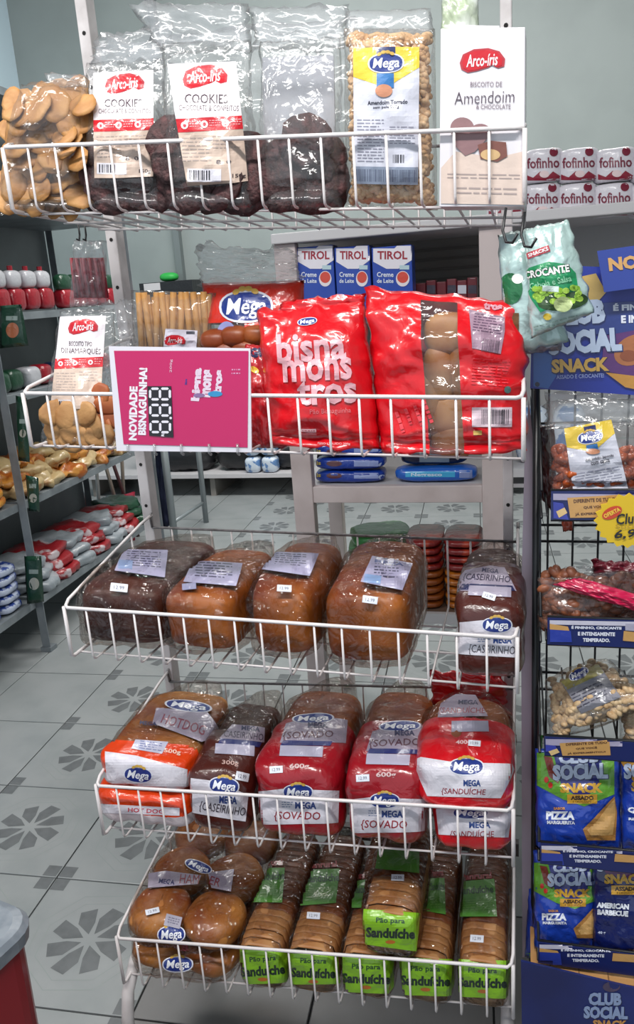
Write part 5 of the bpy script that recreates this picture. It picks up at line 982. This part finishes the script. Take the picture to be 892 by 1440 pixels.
f = pouch([(776, 822), (815, 812), (930, 846), (930, 870)], .055, .05, .014, seed=77, wr=.004, edge=.004); f.build('bag_body', mat('hot_pink_foil', '#c01448', .3, coat=.7, bump=WR), t, smooth=True); P = Print(f, t, 833, 845); P.rect(829, 842, 838, 852, '#7f8aa0', 'label'); P.done()
t = thing('nut_bag', 'clear bag of pale peanuts with grey label lying on the third stand shelf', 'nuts', at(830, 1035, 1, .1))
f = pouch([(766, 960), (858, 928), (925, 985), (774, 1040)], .16, .06, .032, lambda v: .5+.5*sm(v*2) if v < .93 else .6, seed=78, wr=.002); f.build('plastic_bag', [FILM], t, smooth=True); nuts(t, f, 800, .0062, NUTP, (764, 925, 930, 1045), seed=5)
P = Print(f, t, 820, 970, eps=.0014); q = [(788, 958), (842, 932), (872, 980), (818, 1003)]; P.poly(q, '#85858f', 'label').poly([(788, 958), (842, 932), (850, 946), (798, 970)], '#8e874e', 'yellow_top').oval(814, 947, 14, 7, -26).fine(806, 966, 852, 990, 5, '#4a4a58', rot=-26); P.done()
t = thing('nut_bag', 'second clear bag of pale peanuts at the right edge of the third stand shelf', 'nuts', at(920, 1040, 1, .1)); f = pouch([(868, 950), (960, 950), (960, 1048), (872, 1046)], .12, .08, .03, lambda v: .6+.4*sm(v*2) if v < .93 else .6, seed=80); f.build('plastic_bag', [FILM], t, smooth=True); nuts(t, f, 300, .0062, NUTP, (868, 990, 950, 1048), seed=6)
CS_ = mat('club_blue_foil', '#1d3fa6', .28, coat=.7, bump=WR); CD = mat('dark_blue_foil', '#101d5c', .28, coat=.7, bump=WR)
def club(label, q, Y, seed, kind, cx, cy_, k=1.0, bm=CS_):
    t = thing('cracker_snack_bag', label, 'snack', at(q[2][0]-20, q[2][1], 1, Y), 'cracker snack bags on the display stand'); f = pouch(q, Y+.03, Y, .022, seed=seed, wr=.0035, edge=.003); f.build('bag_body', bm, t, smooth=True)
    P = Print(f, t, cx, cy_, eps=.0012); X = lambda x: cx+x*k; Z = lambda y: cy_+y*k
    if kind == 'pizza':
        P.poly([(X(-58), Z(-65)), (X(52), Z(-65)), (X(52), Z(-5)), (X(10), Z(12)), (X(-20), Z(2)), (X(-58), Z(-18))], '#5f9a2e', 'print_patch').poly([(X(-34), Z(-64)), (X(36), Z(-64)), (X(30), Z(-14)), (X(6), Z(2)), (X(-22), Z(-16))], '#2a2f7a', 'print_panel').poly([(X(-48), Z(-60)), (X(-36), Z(-58)), (X(-26), Z(-20)), (X(-40), Z(-30))], '#7a2a1c', 'print_patch')
        for a, b in ((-44, -26), (-38, -18)): P.ell(X(a), Z(b), 3.4*k, 4.4*k, '#c0241c', 'tomato_picture', n=10)
    elif kind == 'bbq': P.poly([(X(-50), Z(-65)), (X(60), Z(-65)), (X(60), Z(-10)), (X(-20), Z(-20))], '#5a1f5c', 'print_patch')
    else: P.poly([(X(-50), Z(-65)), (X(60), Z(-65)), (X(60), Z(-10)), (X(-20), Z(-20))], '#b8862c', 'print_patch')
    for d, col in ((1.2, '#10194a'), (0, '#b4c0d8')): P.text('CLUB', X(2)+d, Z(-57)+d, 56*k, 17*k, col, bold=.06, rot=-2).text('SOCIAL', X(4)+d, Z(-37)+d, 78*k, 23*k, col, bold=.06, rot=-2)
    P.text('SNACK', X(6), Z(-14), 60*k, 14*k, '#c99a2c', bold=.06).rect(X(-14), Z(-5), X(28), Z(8), '#c9962c', 'print_panel').text('ASSADO', X(7), Z(0), 32*k, 6*k, '#3a2414', bold=.05).text('E CROCANTE', X(7), Z(5.5), 26*k, 2.6*k, '#5a3a1c')
    if kind == 'pizza': P.text('SABOR', X(-25), Z(15), 17*k, 4*k, '#c98a4a', bold=.05).text('PIZZA', X(-24), Z(25), 41*k, 12*k, '#e2e6f0', bold=.06).text('MARGUERITA', X(-23), Z(35), 40*k, 5*k, '#e2e6f0', bold=.05)
    elif kind == 'bbq': P.text('AMERICAN', X(-12), Z(24), 46*k, 8*k, '#e2e6f0', bold=.06, rot=3).text('BARBECUE', X(-12), Z(34), 44*k, 8*k, '#e2e6f0', bold=.06, rot=3).text('40 g', X(-28), Z(63), 11*k, 5*k, '#c0c8e0', bold=.03)
    else: P.text('QUEIJO', X(-6), Z(20), 46*k, 10*k, '#e2e6f0', bold=.06).text('REQUEIJÃO', X(-6), Z(32), 44*k, 6*k, '#e2e6f0', bold=.05)
    if kind != 'bbq': P.poly([(X(45), Z(5)), (X(52), Z(-2)), (X(56), Z(20)), (X(54), Z(60)), (X(14), Z(60)), (X(8), Z(44)), (X(24), Z(28))], '#a8763c', 'cracker_picture').poly([(X(46), Z(8)), (X(52), Z(2)), (X(54), Z(20)), (X(50), Z(52)), (X(20), Z(54)), (X(14), Z(45)), (X(28), Z(32))], '#c99c5e', 'cracker_picture')
    P.done()
club('blue pizza flavour cracker snack bag on the fourth shelf of the stand', [(753, 1052), (872, 1056), (874, 1196), (754, 1192)], .055, 81, 'pizza', 812, 1122)
club('blue cheese flavour cracker snack bag cut by the right edge on the fourth shelf', [(872, 1052), (990, 1056), (992, 1200), (874, 1196)], .06, 82, 'queijo', 912, 1120)
club('blue pizza flavour cracker snack bag on the lowest shelf of the stand', [(750, 1196), (840, 1200), (840, 1336), (752, 1334)], .06, 83, 'pizza', 800, 1268, .86)
club('dark blue barbecue flavour cracker snack bag on the lowest shelf of the stand', [(832, 1200), (960, 1204), (964, 1344), (834, 1336)], .05, 84, 'bbq', 874, 1250, 1.0, CD)
t = thing('green_snack_bag', 'narrow bright green bag edge left of the third shelf card', 'snack', at(750, 1062, 1, .2)); pouch([(745, 1032), (764, 1034), (762, 1066), (744, 1062)], .17, .165, .008, nu=8, nv=8, seed=85).build('bag_body', mat('bright_green_bag', '#3c9a2e', .35, coat=.6, bump=WR), t, smooth=True)
t = thing('blue_snack_bag', 'blue bag with green foot hanging at the lower left edge of the stand', 'snack', at(748, 1345, 1, .1)); f = pouch([(744, 1250), (760, 1250), (756, 1350), (738, 1346)], .125, .12, .008, nu=8, nv=12, seed=86); f.build('bag_body', CS_, t, smooth=True)
P = Print(f, t, 748, 1330); P.rect(734, 1340, 760, 1352, '#5f9a2e', 'green_foot'); P.done()
for o in list(COL.objects):
    if o.type == 'MESH' and o.parent is None and 'kind' not in o and 'label' not in o: print('UNTAGGED', o.name)
